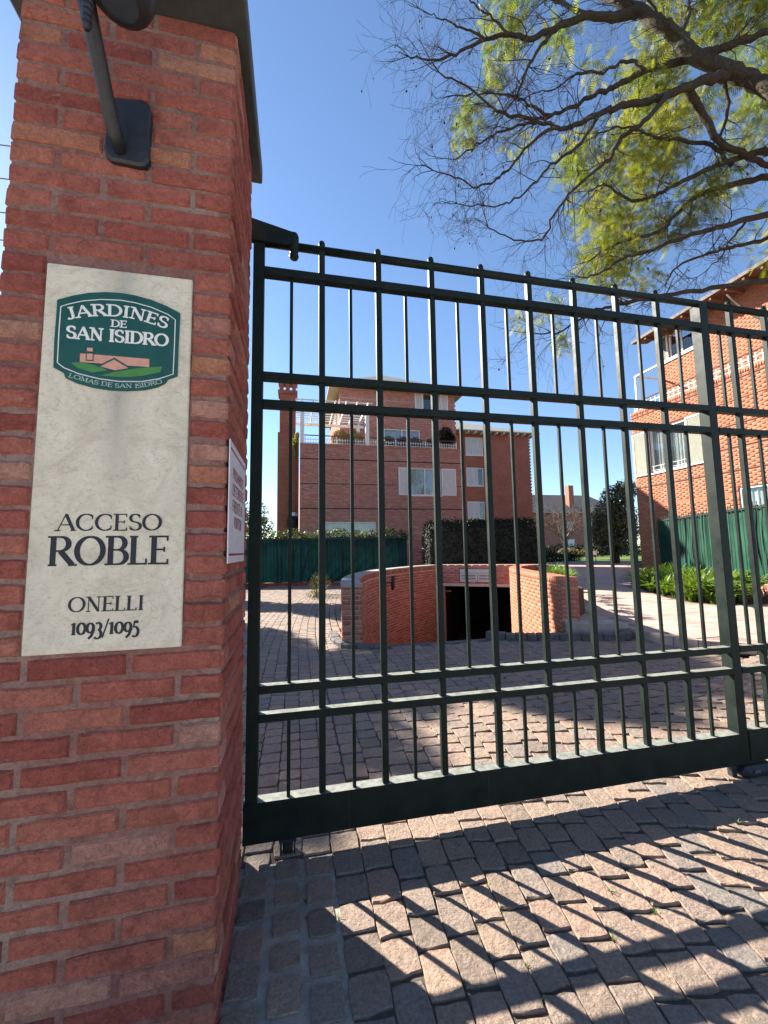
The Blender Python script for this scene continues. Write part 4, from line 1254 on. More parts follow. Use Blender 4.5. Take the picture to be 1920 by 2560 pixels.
MB().add([(ex0, ey0, ez - .101), (ex1, ey0, ez - .101), (ex1, ey1, ez - .101), (ex0, ey1, ez - .101)], [(0, 3, 2, 1)]).build('soffit', M['soffit'], roof)
# chimney with pierced head
chm = MB(); chm.box(-.82, .30, 19.9, 20.9, -.05, 7.75); chm.box(-.73, .12, 20.0, 20.8, 7.75, 9.95)
chm = chm.build('chimney', M['btex'], house)
h_ = MB(); h_.box(-.83, .21, 19.9, 20.9, 9.95, 10.13); h_.box(-.83, .21, 19.9, 20.9, 10.66, 10.85)
for x in (-.76, -.42, -.08):
    for y in (19.97, 20.6): h_.box(x, x + .20, y, y + .22, 10.13, 10.66)
h_.build('chimney_head', M['btex'], chm)
# pergola on the terrace
perg = thing('terrace_pergola', 'white slatted pergola standing on the roof terrace', 'pergola', (2.2, 19, 6.84))
for x in (.36, 3.76):
    MB().box(x, x + .19, 18.62, 18.81, 6.845, 8.98).build('post', M['white'], perg)
    MB().box(x, x + .19, 21.8, 21.99, 5.9, 8.98).build('post', M['white'], perg)
MB().box(.06, 4.2, 18.60, 18.68, 8.82, 8.98).build('beam', M['white'], perg)
MB().box(.06, 4.2, 21.93, 22.01, 8.82, 8.98).build('beam', M['white'], perg)
for i in range(7):
    x = .40 + i * .575
    MB().box(x, x + .055, 18.35, 22.3, 8.985, 9.12).build('rafter', M['white'], perg)
for i in range(9):
    y = 18.55 + i * .42
    MB().box(.10, 4.15, y, y + .05, 9.122, 9.17).build('slat', M['white'], perg)
rail_t = thing('terrace_railing', 'white lattice railing along the brick parapet of the roof terrace', 'railing', (4.7, 18.75, 6.84))
lt = MB()
for i in range(61):
    x = .60 + i * .138
    lt.box(x, x + .022, 18.74, 18.76, 6.84, 7.20)
for z in (6.93, 7.10): lt.box(.56, 8.95, 18.735, 18.765, z, z + .022)
lt.build('lattice', M['white'], rail_t)
MB().box(.56, 8.95, 18.72, 18.78, 7.30, 7.345).build('handrail', M['timber'], rail_t)
for x in (.58, 2.2, 5.4, 7.1, 8.9): MB().box(x, x + .035, 18.73, 18.77, 6.84, 7.30).build('upright', M['white'], rail_t)
wl3 = thing('wall_lantern', 'dark lantern with a white domed cap on the chimney wall of the house', 'lamp', (0, 19.75, 2.4))
MB().lathe((-.02, 19.62, 2.8), [(0, -.38), (.16, -.36), (.26, -.1), (.28, .18), (.2, .34), (0, .36)], 14).build('lantern_body', M['black'], wl3, True)
MB().lathe((.04, 19.62, 3.18), [(.27, 0), (.24, .12), (.12, .2), (0, .22)], 14).build('domed_cap', M['white'], wl3, True)
MB().box(-.04, .04, 19.6, 19.9, 2.9, 2.97).build('bracket', M['black'], wl3)

# ================================================================== SECOND HOUSE, FURTHER BACK
h2 = thing('brick_house', 'distant orange brick block with grey hipped roof and white shutters', 'house', (18, 35, 0))
W2 = wframe((12.0, 32, 0), (1, 0, 0), (0, -1, 0))
hl2 = [(3.4, 5.1, 9.92, 11.6), (3.4, 5.1, 7.06, 8.76), (3.4, 5.1, 4.0, 5.62)]
wall_with_holes(h2, 'front_wall', W2, 0, 5.6, -.05, 11.95, hl2, M['btex'])
MB().box(17.6, 21.70, 31.6, 32.2, -.05, 11.95).build('projecting_wall', M['btex'], h2)
MB().box(12.2, 21.6, 32.4, 42, -.05, 11.8).build('inner_block', M['dark'], h2)
MB().box(21.45, 21.70, 32.2, 42, -.05, 11.95).build('side_wall', M['btex'], h2)
for (u0, u1, z0, z1) in hl2:
    window(h2, W2, u0, u1, z0, z1, 2, .09, False)
    if z0 > 9: 
        for k in range(3): shutter(h2, W2, u0 + k * .58, u0 + k * .58 + .54, z0, z1, d0=.02)
    else:
        shutter(h2, W2, u0 - .02, u0 + .56, z0, z1, d0=.02); shutter(h2, W2, u0 + .58, u0 + 1.12, z0, z1, d0=.02)
q2 = MB()
for z in np.arange(3, 11.7, .30): q2.box(21.70, 21.80, 31.6, 31.9, z, z + .15)
q2.build('corner_quoins', M['btex'], h2)
r2 = MB(); a0, a1, b0, b1, zz = 11.6, 22.5, 31.0, 43, 12.05
r2.add([(a0, b0, zz), (a1, b0, zz), (a1, b1, zz), (a0, b1, zz), (16.6, 36.0, 14.4), (16.6, 38, 14.4), (a0, b0, zz - .1), (a1, b0, zz - .1), (a1, b1, zz - .1), (a0, b1, zz - .1)],
       [(0, 1, 4), (1, 2, 5, 4), (2, 3, 5), (3, 0, 4, 5), (0, 6, 7, 1), (1, 7, 8, 2), (2, 8, 9, 3), (3, 9, 6, 0), (6, 9, 8, 7)])
r2 = r2.build('roof', M['roof'], h2)
for x in np.arange(12.5, 22.3, .7): MB().box(x, x + .07, 30.98, 31.6, 11.78, 11.94).build('rafter_end', M['white'], r2)

# ================================================================== SUNLIT HOUSE ON THE RIGHT
h3 = thing('brick_house', 'sunlit orange brick apartment house at the right edge with white shutters', 'house', (17, 6, 0))
# u runs towards the camera from the far corner at Y = 12
W3 = wframe((14.0, 12.0, 0), (0, -1, 0), (-1, 0, 0))
hl3 = [(.82, 2.36, 4.20, 5.94), (3.92, 6.4, 1.9, 3.16)]
wall_with_holes(h3, 'side_wall', W3, 0, 14, -.05, 6.86, hl3, M['rmortar'])
f3n = plane_fn((14.0, 12.0, 0), (0, -1, 0), (-1, 0, 0))
tag(obj('bricks', brick_mesh('bricks', row_bricks(0, 14, 0, 6.75, .25, .072, .009, hl3, (3.70, 4.46, 5.2, 5.98, 6.65, 2.2, 2.95)), f3n, .0025, .0015, .0006), M['rbrick'], h3), kind='stuff')
tag(obj('rowlock_bricks', brick_mesh('rowlock_bricks', [(u, u + .063, 6.76, 6.90) for u in np.arange(0, 13.9, .075)], f3n, .012, .002, .001), M['rbrick'], h3), kind='stuff')
MB().box(14.26, 24, 11.7, 11.98, -.05, 6.8).build('end_wall', M['btex'], h3)
MB().box(14.9, 15.0, -1.8, 11.68, 0, 6.4).build('room_partition', M['dark'], h3)
MB().box(14.25, 24, -1.9, 11.69, 6.5, 6.7).build('terrace_floor', M['concrete'], h3)
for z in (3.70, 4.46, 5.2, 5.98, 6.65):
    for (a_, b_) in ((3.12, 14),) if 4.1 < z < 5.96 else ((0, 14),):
        fbox(W3, a_, b_, z - .026, z + .026, -.01, .0015).build('groove_shadow_strip', M['groove'], h3)  # recess shadow painted as a flush dark strip here too
window(h3, W3, .82, 2.36, 4.20, 5.94, 2); window(h3, W3, 3.92, 6.4, 1.9, 3.16, 3)
shutter(h3, W3, .02, .80, 4.18, 5.96, 'white', 'olive'); shutter(h3, W3, 2.38, 3.1, 4.18, 5.96, 'white', 'olive')
# window guard on the upper window
gd = MB()
for z in (4.30, 4.46): 
    g = fbox(W3, .84, 2.34, z, z + .012, .0, .012); gd.add(g.v, g.f)
for u in np.arange(.9, 2.3, .35):
    g = fbox(W3, u, u + .010, 4.25, 4.46, .002, .012); gd.add(g.v, g.f)
gd.build('window_guard', M['white'], h3)
W4 = wframe((15.4, 11.8, 0), (0, -1, 0), (-1, 0, 0))
hl4 = [(.55, 1.6, 9.05, 10.15), (4.4, 6.0, 7.0, 9.2)]
wall_with_holes(h3, 'top_floor_wall', W4, 0, 14, 6.6, 10.3, hl4, M['rmortar'])
tag(obj('top_floor_bricks', brick_mesh('top_floor_bricks', row_bricks(0, 14, 6.7, 10.3, .25, .072, .009, hl4, (8.4,)), plane_fn((15.4, 11.8, 0), (0, -1, 0), (-1, 0, 0)), .0025, .0015, .0006), M['rbrick'], h3), kind='stuff')
window(h3, W4, .55, 1.6, 9.05, 10.15, 2, curtain=False); window(h3, W4, 4.4, 6.0, 7.0, 9.2, 2)
shutter(h3, W4, .0, .53, 9.0, 10.18, 'white', 'olive')
MB().box(15.66, 24, 11.5, 11.78, 6.7, 10.3).build('top_end_wall', M['btex'], h3)
MB().box(16.3, 16.4, -1.8, 11.4, 6.7, 10.2).build('room_partition', M['dark'], h3)
r3 = MB()
r3.add([(14.55, 12.25, 10.30), (14.55, -2.5, 10.30), (20, -2.5, 12.9), (20, 12.25, 12.9), (14.55, 12.25, 10.18), (14.55, -2.5, 10.18), (20, -2.5, 12.7), (20, 12.25, 12.7)],
       [(0, 1, 2, 3), (0, 4, 5, 1), (0, 3, 7, 4)])
r3 = r3.build('roof', M['farroof'], h3)
MB().add([(14.56, 12.25, 10.17), (14.56, -2.5, 10.17), (15.4, -2.5, 10.29), (15.4, 12.25, 10.29)], [(0, 3, 2, 1)]).build('soffit', M['timber'], r3)
for y in np.arange(-2.2, 12.1, .55): MB().box(14.6, 15.39, y, y + .07, 10.06, 10.165).build('rafter_end', M['timber'], r3)
rl3 = thing('terrace_railing', 'white lattice railing on the parapet of the sunlit house', 'railing', (14.1, 8, 6.9))
l3 = MB()
for i in range(66):
    y = 11.9 - i * .2
    l3.box(14.10, 14.125, y - .022, y, 6.90, 7.28)
for z in (6.98, 7.16): l3.box(14.095, 14.13, -1.0, 11.9, z, z + .022)
l3.build('lattice', M['white'], rl3)
MB().box(14.08, 14.14, -1.0, 11.95, 7.34, 7.385).build('handrail', M['timber'], rl3)
for y in (11.9, 9.7, 7.9, 6.2): MB().box(14.09, 14.13, y - .035, y, 6.9, 7.34).build('upright', M['white'], rl3)
p3 = thing('corner_pergola', 'slim white frame standing at the terrace corner of the sunlit house', 'pergola', (14.1, 11.8, 6.9))
MB().box(14.07, 14.13, 11.70, 11.76, 6.905, 8.42).build('post', M['white'], p3)
MB().box(14.07, 14.13, 9.0, 11.76, 8.42, 8.47).build('beam', M['white'], p3)
MB().box(14.13, 15.38, 11.70, 11.76, 8.42, 8.47).build('beam', M['white'], p3)
MB().box(14.07, 14.13, 9.0, 9.06, 6.905, 8.42).build('post', M['white'], p3)

# ================================================================== FAR BUILDING
h4 = thing('brick_house', 'far pale brick house with dark roof seen behind the bare tree', 'house', (45, 62, 0))
MB().box(30, 58, 60, 70, -.05, 7.2).build('wall', M['farbrick'], h4)
fr4 = MB().add([(29.3, 59.2, 7.2), (58.7, 59.2, 7.2), (58.7, 70.8, 7.2), (29.3, 70.8, 7.2), (33, 65, 11.2), (55, 65, 11.2)], [(0, 1, 5, 4), (1, 2, 5), (2, 3, 4, 5), (3, 0, 4)]).build('roof', M['farroof'], h4)
MB().box(48.0, 49.0, 61, 62, 7.5, 12.4).build('chimney', M['farbrick'], fr4)
W5 = wframe((30, 60, 0), (1, 0, 0), (0, -1, 0))
for u in (16.5, 20.2, 23.6):
    for z in (1.2, 4.3): fbox(W5, u, u + 1.3, z, z + 1.5, .0, .04).build('window', M['white'], h4)

# ================================================================== CLOTH FENCES
def cloth_fence(label, A, B, zb, zt, pleat, pick, base_h, mat='cloth', picket_parts=True):
    A = np.array(A, float); B = np.array(B, float)
    U = (B - A); Ln = float(np.linalg.norm(U)); U /= Ln
    N = np.array((U[1], -U[0]))
    if N @ (np.array((.18, -1.97)) - A) < 0: N = -N
    t = thing('cloth_fence', label, 'fence', (A[0], A[1], 0))
    nu = int(Ln / .03); nz = 9
    v = []; ph = rg.uniform(0, 6, 6)
    for i in range(nu + 1):
        u = Ln * i / nu
        for j in range(nz):
            z = zb + (zt - zb) * j / (nz - 1)
            d = pleat * (math.sin(u * 17 + ph[0] + .5 * math.sin(u * 3.1)) * (.6 + .4 * math.sin(u * 1.7 + ph[1])) + .5 * math.sin(u * 41 + ph[2] + z * .8)) * (.55 + .45 * (j / (nz - 1)))
            d += .02 * math.sin(z * 3 + u * 2.3 + ph[3])
            sag = .012 * math.sin(u * 9 + ph[4]) if j in (0, nz - 1) else 0
            v.append((A[0] + U[0] * u + N[0] * d, A[1] + U[1] * u + N[1] * d, z + sag))
    f = [(i * nz + j, (i + 1) * nz + j, (i + 1) * nz + j + 1, i * nz + j + 1) for i in range(nu) for j in range(nz - 1)]
    o = obj('cloth_screen', mesh_from('cloth_screen', v, f, None, True), M[mat], t)
    pt = lambda u, d, z: (A[0] + U[0] * u + N[0] * d, A[1] + U[1] * u + N[1] * d, z)
    for z in (zb + .04, zt - .05):
        MB().beam(pt(0, .05, z), pt(Ln, .05, z), .03, .035).build('rail', M['black'], t)
    n = int(Ln / pick)
    if picket_parts:
        for i in range(n + 1):
            u = Ln * i / n
            MB().beam(pt(u, .055, zb - .05), pt(u, .055, zt + .10 + (.06 if i % 8 == 0 else 0)), .014, .014).build('picket', M['black'], t)
    n = int(Ln / 2.0)
    for i in range(n + 1):
        u = Ln * i / n
        MB().beam(pt(u, -.06, base_h - .06), pt(u, -.06, zt + .02), .05, .05).build('post', M['gate'], t)
    return t, pt, Ln
fl, flp, fll = cloth_fence('shaded green cloth fence in front of the red brick house', (-3.2, 15.5), (4.46, 13.6), .10, 1.88, .035, .12, 0, 'cloth_shaded', picket_parts=False)
rk = MB()
for i in range(20):
    u = fll * i / 20
    rk.beam(flp(u + .01, .16, .03), flp(u + fll / 20 - .01, .16, .03), .14, .14)
tag(rk.build('painted_kerb', M['redpaint']), 'dark red painted kerb along the foot of the left cloth fence', 'kerb')
frr, frp, frl = cloth_fence('bright green cloth fence above the plants beside the sunlit house', (10.2, 3.4), (13.3, 10.45), .50, 2.29, .05, .14, .3)
bw = thing('low_brick_wall', 'low red brick wall under the right cloth fence', 'wall', (11, 5.3, 0))
MB().beam(frp(0, -.02, .18), frp(frl, -.02, .18), .24, .48).build('mortar_core', M['hmortar'], bw)
A_ = np.array((10.2, 3.4)); U_ = np.array((3.1, 7.05)); U_ = U_ / np.linalg.norm(U_); N_ = np.array((-U_[1], U_[0]))
tag(obj('bricks', brick_mesh('bricks', row_bricks(0, frl, -.02, .42, .25, .072, .012), plane_fn((A_[0] + N_[0] * .10, A_[1] + N_[1] * .10, 0), (U_[0], U_[1], 0), (N_[0], N_[1], 0)), .008), M['hbrick'], bw), kind='stuff')

# ================================================================== PLANTS
def leaf_cards(c, nrm, size, aspect, tone, bend=.2):
    """c (n,3) centres, nrm (n,3) facing, one folded diamond leaf each"""
    n = len(c)
    nrm = nrm / (np.linalg.norm(nrm, axis=1)[:, None] + 1e-9)
    r_ = rg.normal(size=(n, 3))
    u = np.cross(nrm, r_); u /= np.linalg.norm(u, axis=1)[:, None] + 1e-9
    w = np.cross(nrm, u)
    L = size[:, None]; Wd = L * aspect
    v = np.stack([c - u * L, c - w * Wd + nrm * (L * bend * .5), c + u * L, c + w * Wd + nrm * (L * bend * .5)], 1).reshape(-1, 3)
    b_ = np.arange(n)[:, None] * 4
    F = np.concatenate([b_ + np.array([[0, 1, 2]]), b_ + np.array([[0, 2, 3]])], 0)
    return v, F, np.repeat(tone, 4)
def blob_points(blobs, n, shell=.45):
    """points in ellipsoids (cx,cy,cz,rx,ry,rz), more towards the surface"""
    B = np.array(blobs, float); vol = (B[:, 3] * B[:, 4] * B[:, 5]) ** (2 / 3)
    k = rg.choice(len(B), n, p=vol / vol.sum())
    d = rg.normal(size=(n, 3)); d /= np.linalg.norm(d, axis=1)[:, None]
    r_ = shell + (1 - shell) * rg.random(n) ** .6
    return B[k, :3] + d * B[k, 3:6] * r_[:, None], d
def leaf_obj(name, blobs, n, size, aspect, mat, parent, shell=.45, kind='stuff', up=.3):
    p, d = blob_points(blobs, n, shell)
    nr_ = d + rg.normal(size=(n, 3)) * .6 + np.array((0, 0, up))
    v, F, t = leaf_cards(p, nr_, size * rg.uniform(.6, 1.3, n), aspect, rg.random(n))
    return tag(obj(name, mesh_from(name, v, F, t), mat, parent), kind=kind)

# dark clipped hedge over the garage
hedge = thing('clipped_hedge', 'dense dark clipped hedge on top of the garage', 'hedge', (6.7, 12.4, .4))
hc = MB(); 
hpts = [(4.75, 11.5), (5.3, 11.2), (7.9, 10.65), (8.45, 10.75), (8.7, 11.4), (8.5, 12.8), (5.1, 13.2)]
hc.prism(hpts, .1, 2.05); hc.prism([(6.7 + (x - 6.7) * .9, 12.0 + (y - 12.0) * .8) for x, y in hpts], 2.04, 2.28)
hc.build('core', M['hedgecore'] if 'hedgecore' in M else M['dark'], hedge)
hp = []; hn = []
for a, b_ in zip(hpts, hpts[1:] + hpts[:1]):
    L = math.hypot(b_[0] - a[0], b_[1] - a[1]); n = int(L * 900)
    nx, ny = (b_[1] - a[1]) / L, -(b_[0] - a[0]) / L
    for _ in range(n):
        s_ = rnd.random(); z = .3 + 2.05 * rnd.random() ** .9
        inn = max(0, (z - 1.9)) ** 2 * 1.2 
        hp.append((a[0] + (b_[0] - a[0]) * s_ - nx * (inn - .06), a[1] + (b_[1] - a[1]) * s_ - ny * (inn - .06), z)); hn.append((nx, ny, .3))
for _ in range(4500):
    while True:
        x, y = rnd.uniform(4.7, 8.7), rnd.uniform(10.6, 13.2)
        if in_poly(x, y, hpts): break
    hp.append((x, y, 2.30 + rnd.gauss(0, .04))); hn.append((0, 0, 1))
hp = np.array(hp) + rg.normal(size=(len(hp), 3)) * .035
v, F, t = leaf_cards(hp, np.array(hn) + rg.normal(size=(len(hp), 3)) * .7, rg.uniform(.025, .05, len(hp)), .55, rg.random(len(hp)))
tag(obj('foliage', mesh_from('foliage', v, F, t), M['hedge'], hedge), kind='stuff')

def bush(name, label, cat, blobs, n, size, mat, aspect=.5, core=True, group=None, stem=None, shell=.45):
    t = thing(name, label, cat, (blobs[0][0], blobs[0][1], 0), group)
    leaf_obj('foliage', blobs, n, size, aspect, M[mat], t, shell)
    st = MB()
    if stem is not None:
        for (a, b_, r0, r1) in stem: st.tube([a, ((np.array(a) + np.array(b_)) / 2 + rg.normal(size=3) * .03), b_], [r0, (r0 + r1) / 2, r1], 7)
    else:
        for bl in blobs: st.tube([(bl[0] * .5 + blobs[0][0] * .5, bl[1] * .5 + blobs[0][1] * .5, 0), (bl[0], bl[1], bl[2])], [.03, .012], 6)
    st.build('stems', M['twig'], t)
    return t
# climbers showing above the left fence, shrubs at its foot
bush('climbing_shrub', 'leafy climber with pale leaves topping the left cloth fence', 'shrub', [(-.6 + i * .62, 15.05 - i * .155, 1.98 + .08 * math.sin(i * 2.1), .42, .25, .24) for i in range(9)], 2600, .05, 'bush')
bush('round_bush', 'grey green tree top showing left of the brick house', 'tree', [(-2.3, 20.5, 2.2, 1.3, 1.0, 1.3), (-2.0, 20.3, 3.3, .8, .8, .8), (-2.9, 20.6, 2.8, .9, .9, 1.0), (-1.6, 20.4, 2.5, .7, .6, .8)], 3800, .075, 'bush')
bush('dry_grass_tuft', 'dry grassy tuft behind the end of the curved wall', 'plant', [(.78, 10.4, .36, .22, .25, .36), (1.0, 10.9, .35, .25, .3, .3), (.75, 9.9, .10, .3, .4, .1)], 900, .06, 'drygrass', .10)
bush('yellow_creeper', 'yellow leaved creeper at the corner of the terrace parapet', 'plant', [(.12, 18.9, 6.9, .18, .15, .35), (.16, 18.85, 6.35, .14, .12, .3), (.2, 18.85, 7.3, .12, .12, .2)], 420, .05, 'feather', .5, stem=[((.2, 18.8, .0), (.15, 18.85, 6.6), .015, .008)])
# terrace plants
tp = [(5.1, .42, .42, 'terrace'), (5.9, .40, .42, 'terrace'), (6.6, .44, .42, 'terrace'), (7.5, .36, .42, 'terrace'), (8.4, .62, .50, 'hedge')]
names = ['small shrub left of the terrace window', 'low dark shrub under the terrace window', 'tangled shrub right of the terrace window', 'low shrub near the terrace corner', 'round dark clipped bush at the right terrace corner']
for (x, h_, r_, mt), nm in zip(tp, names):
    zc = 7.15 if h_ < .5 else 7.65
    bush('terrace_shrub', nm, 'shrub', [(x, 18.98, zc, r_, .22, h_), (x + .2, 18.98, zc - .15, r_ * .8, .2, h_ * .7)], 1300 if mt == 'terrace' else 2600, .05, mt, .5, stem=[((x, 18.98, 6.0), (x, 18.98, zc), .03, .015)])
for x, nm in ((2.5, 'pale yellow grassy plant under the pergola, left one'), (3.3, 'pale yellow grassy plant under the pergola, right one')):
    bush('grass_plant', nm, 'plant', [(x, 19.6, 7.35, .5, .35, .6)], 1200, .12, 'dry', .10, stem=[((x, 20.2, 5.9), (x, 20.2, 7.0), .03, .015)])

# strap-leaved plants
def lily(seed, h=.58, n=24):
    r_ = random.Random(seed); v = []; f = []; tn = []
    for i in range(n):
        a = r_.uniform(0, 2 * math.pi); L = h * r_.uniform(.75, 1.25); lean = r_.uniform(.35, 1.15); w = r_.uniform(.020, .034); tw = r_.random()
        ca, sa = math.cos(a), math.sin(a); b0 = len(v); S = 6
        for k in range(S + 1):
            s_ = k / S
            out = .04 + L * lean * (s_ ** 1.6) * .75
            z = L * (s_ - .55 * lean * s_ ** 2.6)
            ww = w * (1 - s_ ** 3) * (.55 + .9 * min(s_ * 3, 1) * .5) + .001
            for sg in (-1, 1):
                v.append((ca * out - sa * ww * sg, sa * out + ca * ww * sg, z + (.006 if sg > 0 else 0))); tn.append(tw)
        f += [(b0 + 2 * k, b0 + 2 * k + 1, b0 + 2 * k + 3, b0 + 2 * k + 2) for k in range(S)]
    me = mesh_from('strap_leaves', v, f, tn, True); me.materials.append(M['lily'])
    return me
lv = [lily(i) for i in range(6)]
bedline = [(10.67, 9.14), (9.63, 7.53), (8.95, 6.15), (8.75, 5.4), (8.9, 5.0)]
place = []
bl = smooth_path(bedline, 8)
for i in range(len(bl)):
    for k in range(4):
        q = bl[i] + np.array((.28 + k * .42, .12 * k)) + rg.normal(size=2) * .08
        place.append((q[0], q[1], .02 + k * .05, rnd.uniform(.85, 1.2), k))
place = [p for p in place if p[0] < 10.05 + (p[1] - 3.4) * .44 - .15]
rows = ['front', 'second', 'third', 'back']
MB().prism([(10.8, 9.25), (9.7, 7.55), (8.95, 6.2), (8.74, 5.35), (8.9, 4.9), (10.75, 4.65), (13.1, 10.0), (12.6, 10.6)], -.05, .07).build('planting_bed', M['soil'])
tag(bpy.data.objects['planting_bed'], kind='structure')
for i, (x, y, z, s_, k) in enumerate(place):
    o = bpy.data.objects.new('strap_leaf_plant', rnd.choice(lv))
    o.location = (x, y, z + .04); o.rotation_euler = (0, 0, rnd.uniform(0, 6.28)); o.scale = (s_, s_, s_ * rnd.uniform(.9, 1.1))
    COL.objects.link(o)
    tag(o, ['bright green strap leaved plant leaning over the path in the front row of the bed', 'bright green strap leaved plant in the second row behind the path edge', 'bright green strap leaved plant in the third row below the right fence', 'bright green strap leaved plant in the back row against the right fence'][k], 'plant', rows[k] + ' row of strap leaved plants by the fence')
for i in range(16):
    s_ = i / 15
    x = 5.25 + 1.9 * s_ + rnd.uniform(-.12, .2); y = 4.9 + 3.1 * s_ + rnd.uniform(-.15, .15)
    o = bpy.data.objects.new('strap_leaf_plant', rnd.choice(lv))
    o.location = (x, y, .615); o.rotation_euler = (0, 0, rnd.uniform(0, 6.28)); k_ = rnd.uniform(.45, .65); o.scale = (k_, k_, k_)
    COL.objects.link(o)
    tag(o, 'green strap leaved plant growing behind the top of the sunlit wing wall', 'plant', 'strap leaved plants above the wing wall')

# far garden: evergreen tree, low hedges, bare tree, sign, post
mg = thing('evergreen_tree', 'dark evergreen tree at the end of the garden path', 'tree', (23.3, 23.8, 0))
mb_ = [(23.3, 23.8, 3.4, 1.5, 1.5, 1.6), (23.7, 23.7, 4.9, 1.2, 1.2, 1.1), (22.6, 24.0, 2.4, 1.1, 1.0, 1.2), (24.3, 23.6, 3.0, 1.2, 1.2, 1.6), (23.4, 23.6, 1.6, 1.2, 1.2, 1.0), (24.4, 23.5, 5.6, .9, .9, .8)]
leaf_obj('crown', mb_, 9000, .12, .42, M['magnolia'], mg, .35)
MB().tube([(23.5, 23.8, -.05), (23.5, 23.8, 1.6), (23.6, 23.7, 4.5)], [.22, .17, .05], 9).build('trunk', M['bark'], mg, True)
bush('low_hedge', 'low dark rounded hedge on the lawn edge beyond the path', 'hedge', [(21 + i * .8, 29.5 + i * .2, .4, .8, .8, .5) for i in range(6)], 3500, .07, 'hedge')
bush('low_hedge', 'long dark hedge across the far lawn', 'hedge', [(33 + i * 2.4, 48 - i * .4, .9, 1.9, 1.2, .95) for i in range(8)], 4500, .14, 'hedge')
bush('dark_shrub', 'dark shrub mass right of the clipped hedge', 'shrub', [(11.0, 16.6, .8, .9, .9, .9), (12.0, 17.6, .9, 1.0, .9, 1.0), (13.2, 19.0, .8, 1.0, 1.0, 1.0), (14.5, 21, .8, 1.1, 1.1, 1.0)], 5000, .07, 'hedge')
bush('golden_shrub', 'golden brown shrub on the lawn before the far hedge', 'shrub', [(36, 46, .6, 1.6, 1.0, .7), (38.6, 45.4, .5, 1.4, 1.0, .6)], 1400, .12, 'dry')
pb = thing('marker_post', 'slim pale stone post at the end of the clipped hedge', 'post', (9.55, 12.45, 0))
MB().bbox(9.45, 9.64, 12.36, 12.55, -.02, 1.45, .01).build('shaft', M['concrete'], pb)
MB().box(9.49, 9.60, 12.352, 12.359, .5, 1.2).build('front_panel', M['coping'], pb)
sg = thing('garden_sign', 'small white sign on two dark legs beside the evergreen tree', 'sign', (20.5, 22.5, 0))
MB().box(20.2, 20.62, 22.4, 22.43, .78, 1.03).build('board', M['white'], sg)
for x in (20.24, 20.55): MB().box(x, x + .03, 22.44, 22.47, -.03, 1.0).build('leg', M['black'], sg)

def branching(mb, p, d, L, r, depth, spread, n_sub, rr, bias=(0, 0, .15), min_r=.002, seg=4, sides=4):
    """recursive branch of tapered tubes"""
    pts = [np.array(p, float)]; d = np.array(d, float)
    for i in range(seg):
        d = d + rr.normal(size=3) * .16 + np.array(bias) * .3; d /= np.linalg.norm(d)
        pts.append(pts[-1] + d * L / seg)
    rad = [max(r * (1 - .65 * i / seg), min_r) for i in range(seg + 1)]
    mb.tube(pts, rad, sides if r > .02 else 3, cap=False)
    if depth <= 0: return
    for k in range(n_sub):
        i = rr.integers(max(1, seg // 2 - 1), seg + 1)
        dd = (pts[i] - pts[i - 1]); dd /= np.linalg.norm(dd)
        nd_ = dd + rr.normal(size=3) * spread; nd_ /= np.linalg.norm(nd_)
        branching(mb, pts[i], nd_, L * rr.uniform(.5, .78), rad[i] * rr.uniform(.55, .75), depth - 1, spread, n_sub, rr, bias, min_r, seg, sides)
bt_ = thing('bare_tree', 'leafless winter tree in front of the far house', 'tree', (29.5, 37.8, 0))
MB().tube([(29.5, 37.8, -.05), (29.45, 37.8, 1.0), (29.5, 37.8, 1.7)], [.24, .19, .17], 9).build('trunk', M['bark'], bt_, True)
mbt = MB(); rr = np.random.default_rng(4)
for k in range(7):
    a = k * .9; branching(mbt, (29.5, 37.8, 1.5 + .1 * k), (math.cos(a) * .8, math.sin(a) * .5, .9), 2.4, .11, 5, .45, 3, rr, (0, 0, .25), .009)
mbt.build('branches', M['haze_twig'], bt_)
bt2 = thing('bare_tree', 'pale leafless tree left of the far house, against the block corner', 'tree', (26.0, 42, 0))
MB().tube([(26.0, 42, -.05), (26.0, 42, 1.6)], [.2, .14], 8).build('trunk', M['bark'], bt2, True)
mbt = MB()
for k in range(6):
    a = k * 1.1; branching(mbt, (26.0, 42, 1.2 + .1 * k), (math.cos(a) * .8, math.sin(a) * .5, .8), 2.4, .09, 5, .48, 3, rr, (0, 0, .25), .009)
mbt.build('branches', M['haze_twig'], bt2)

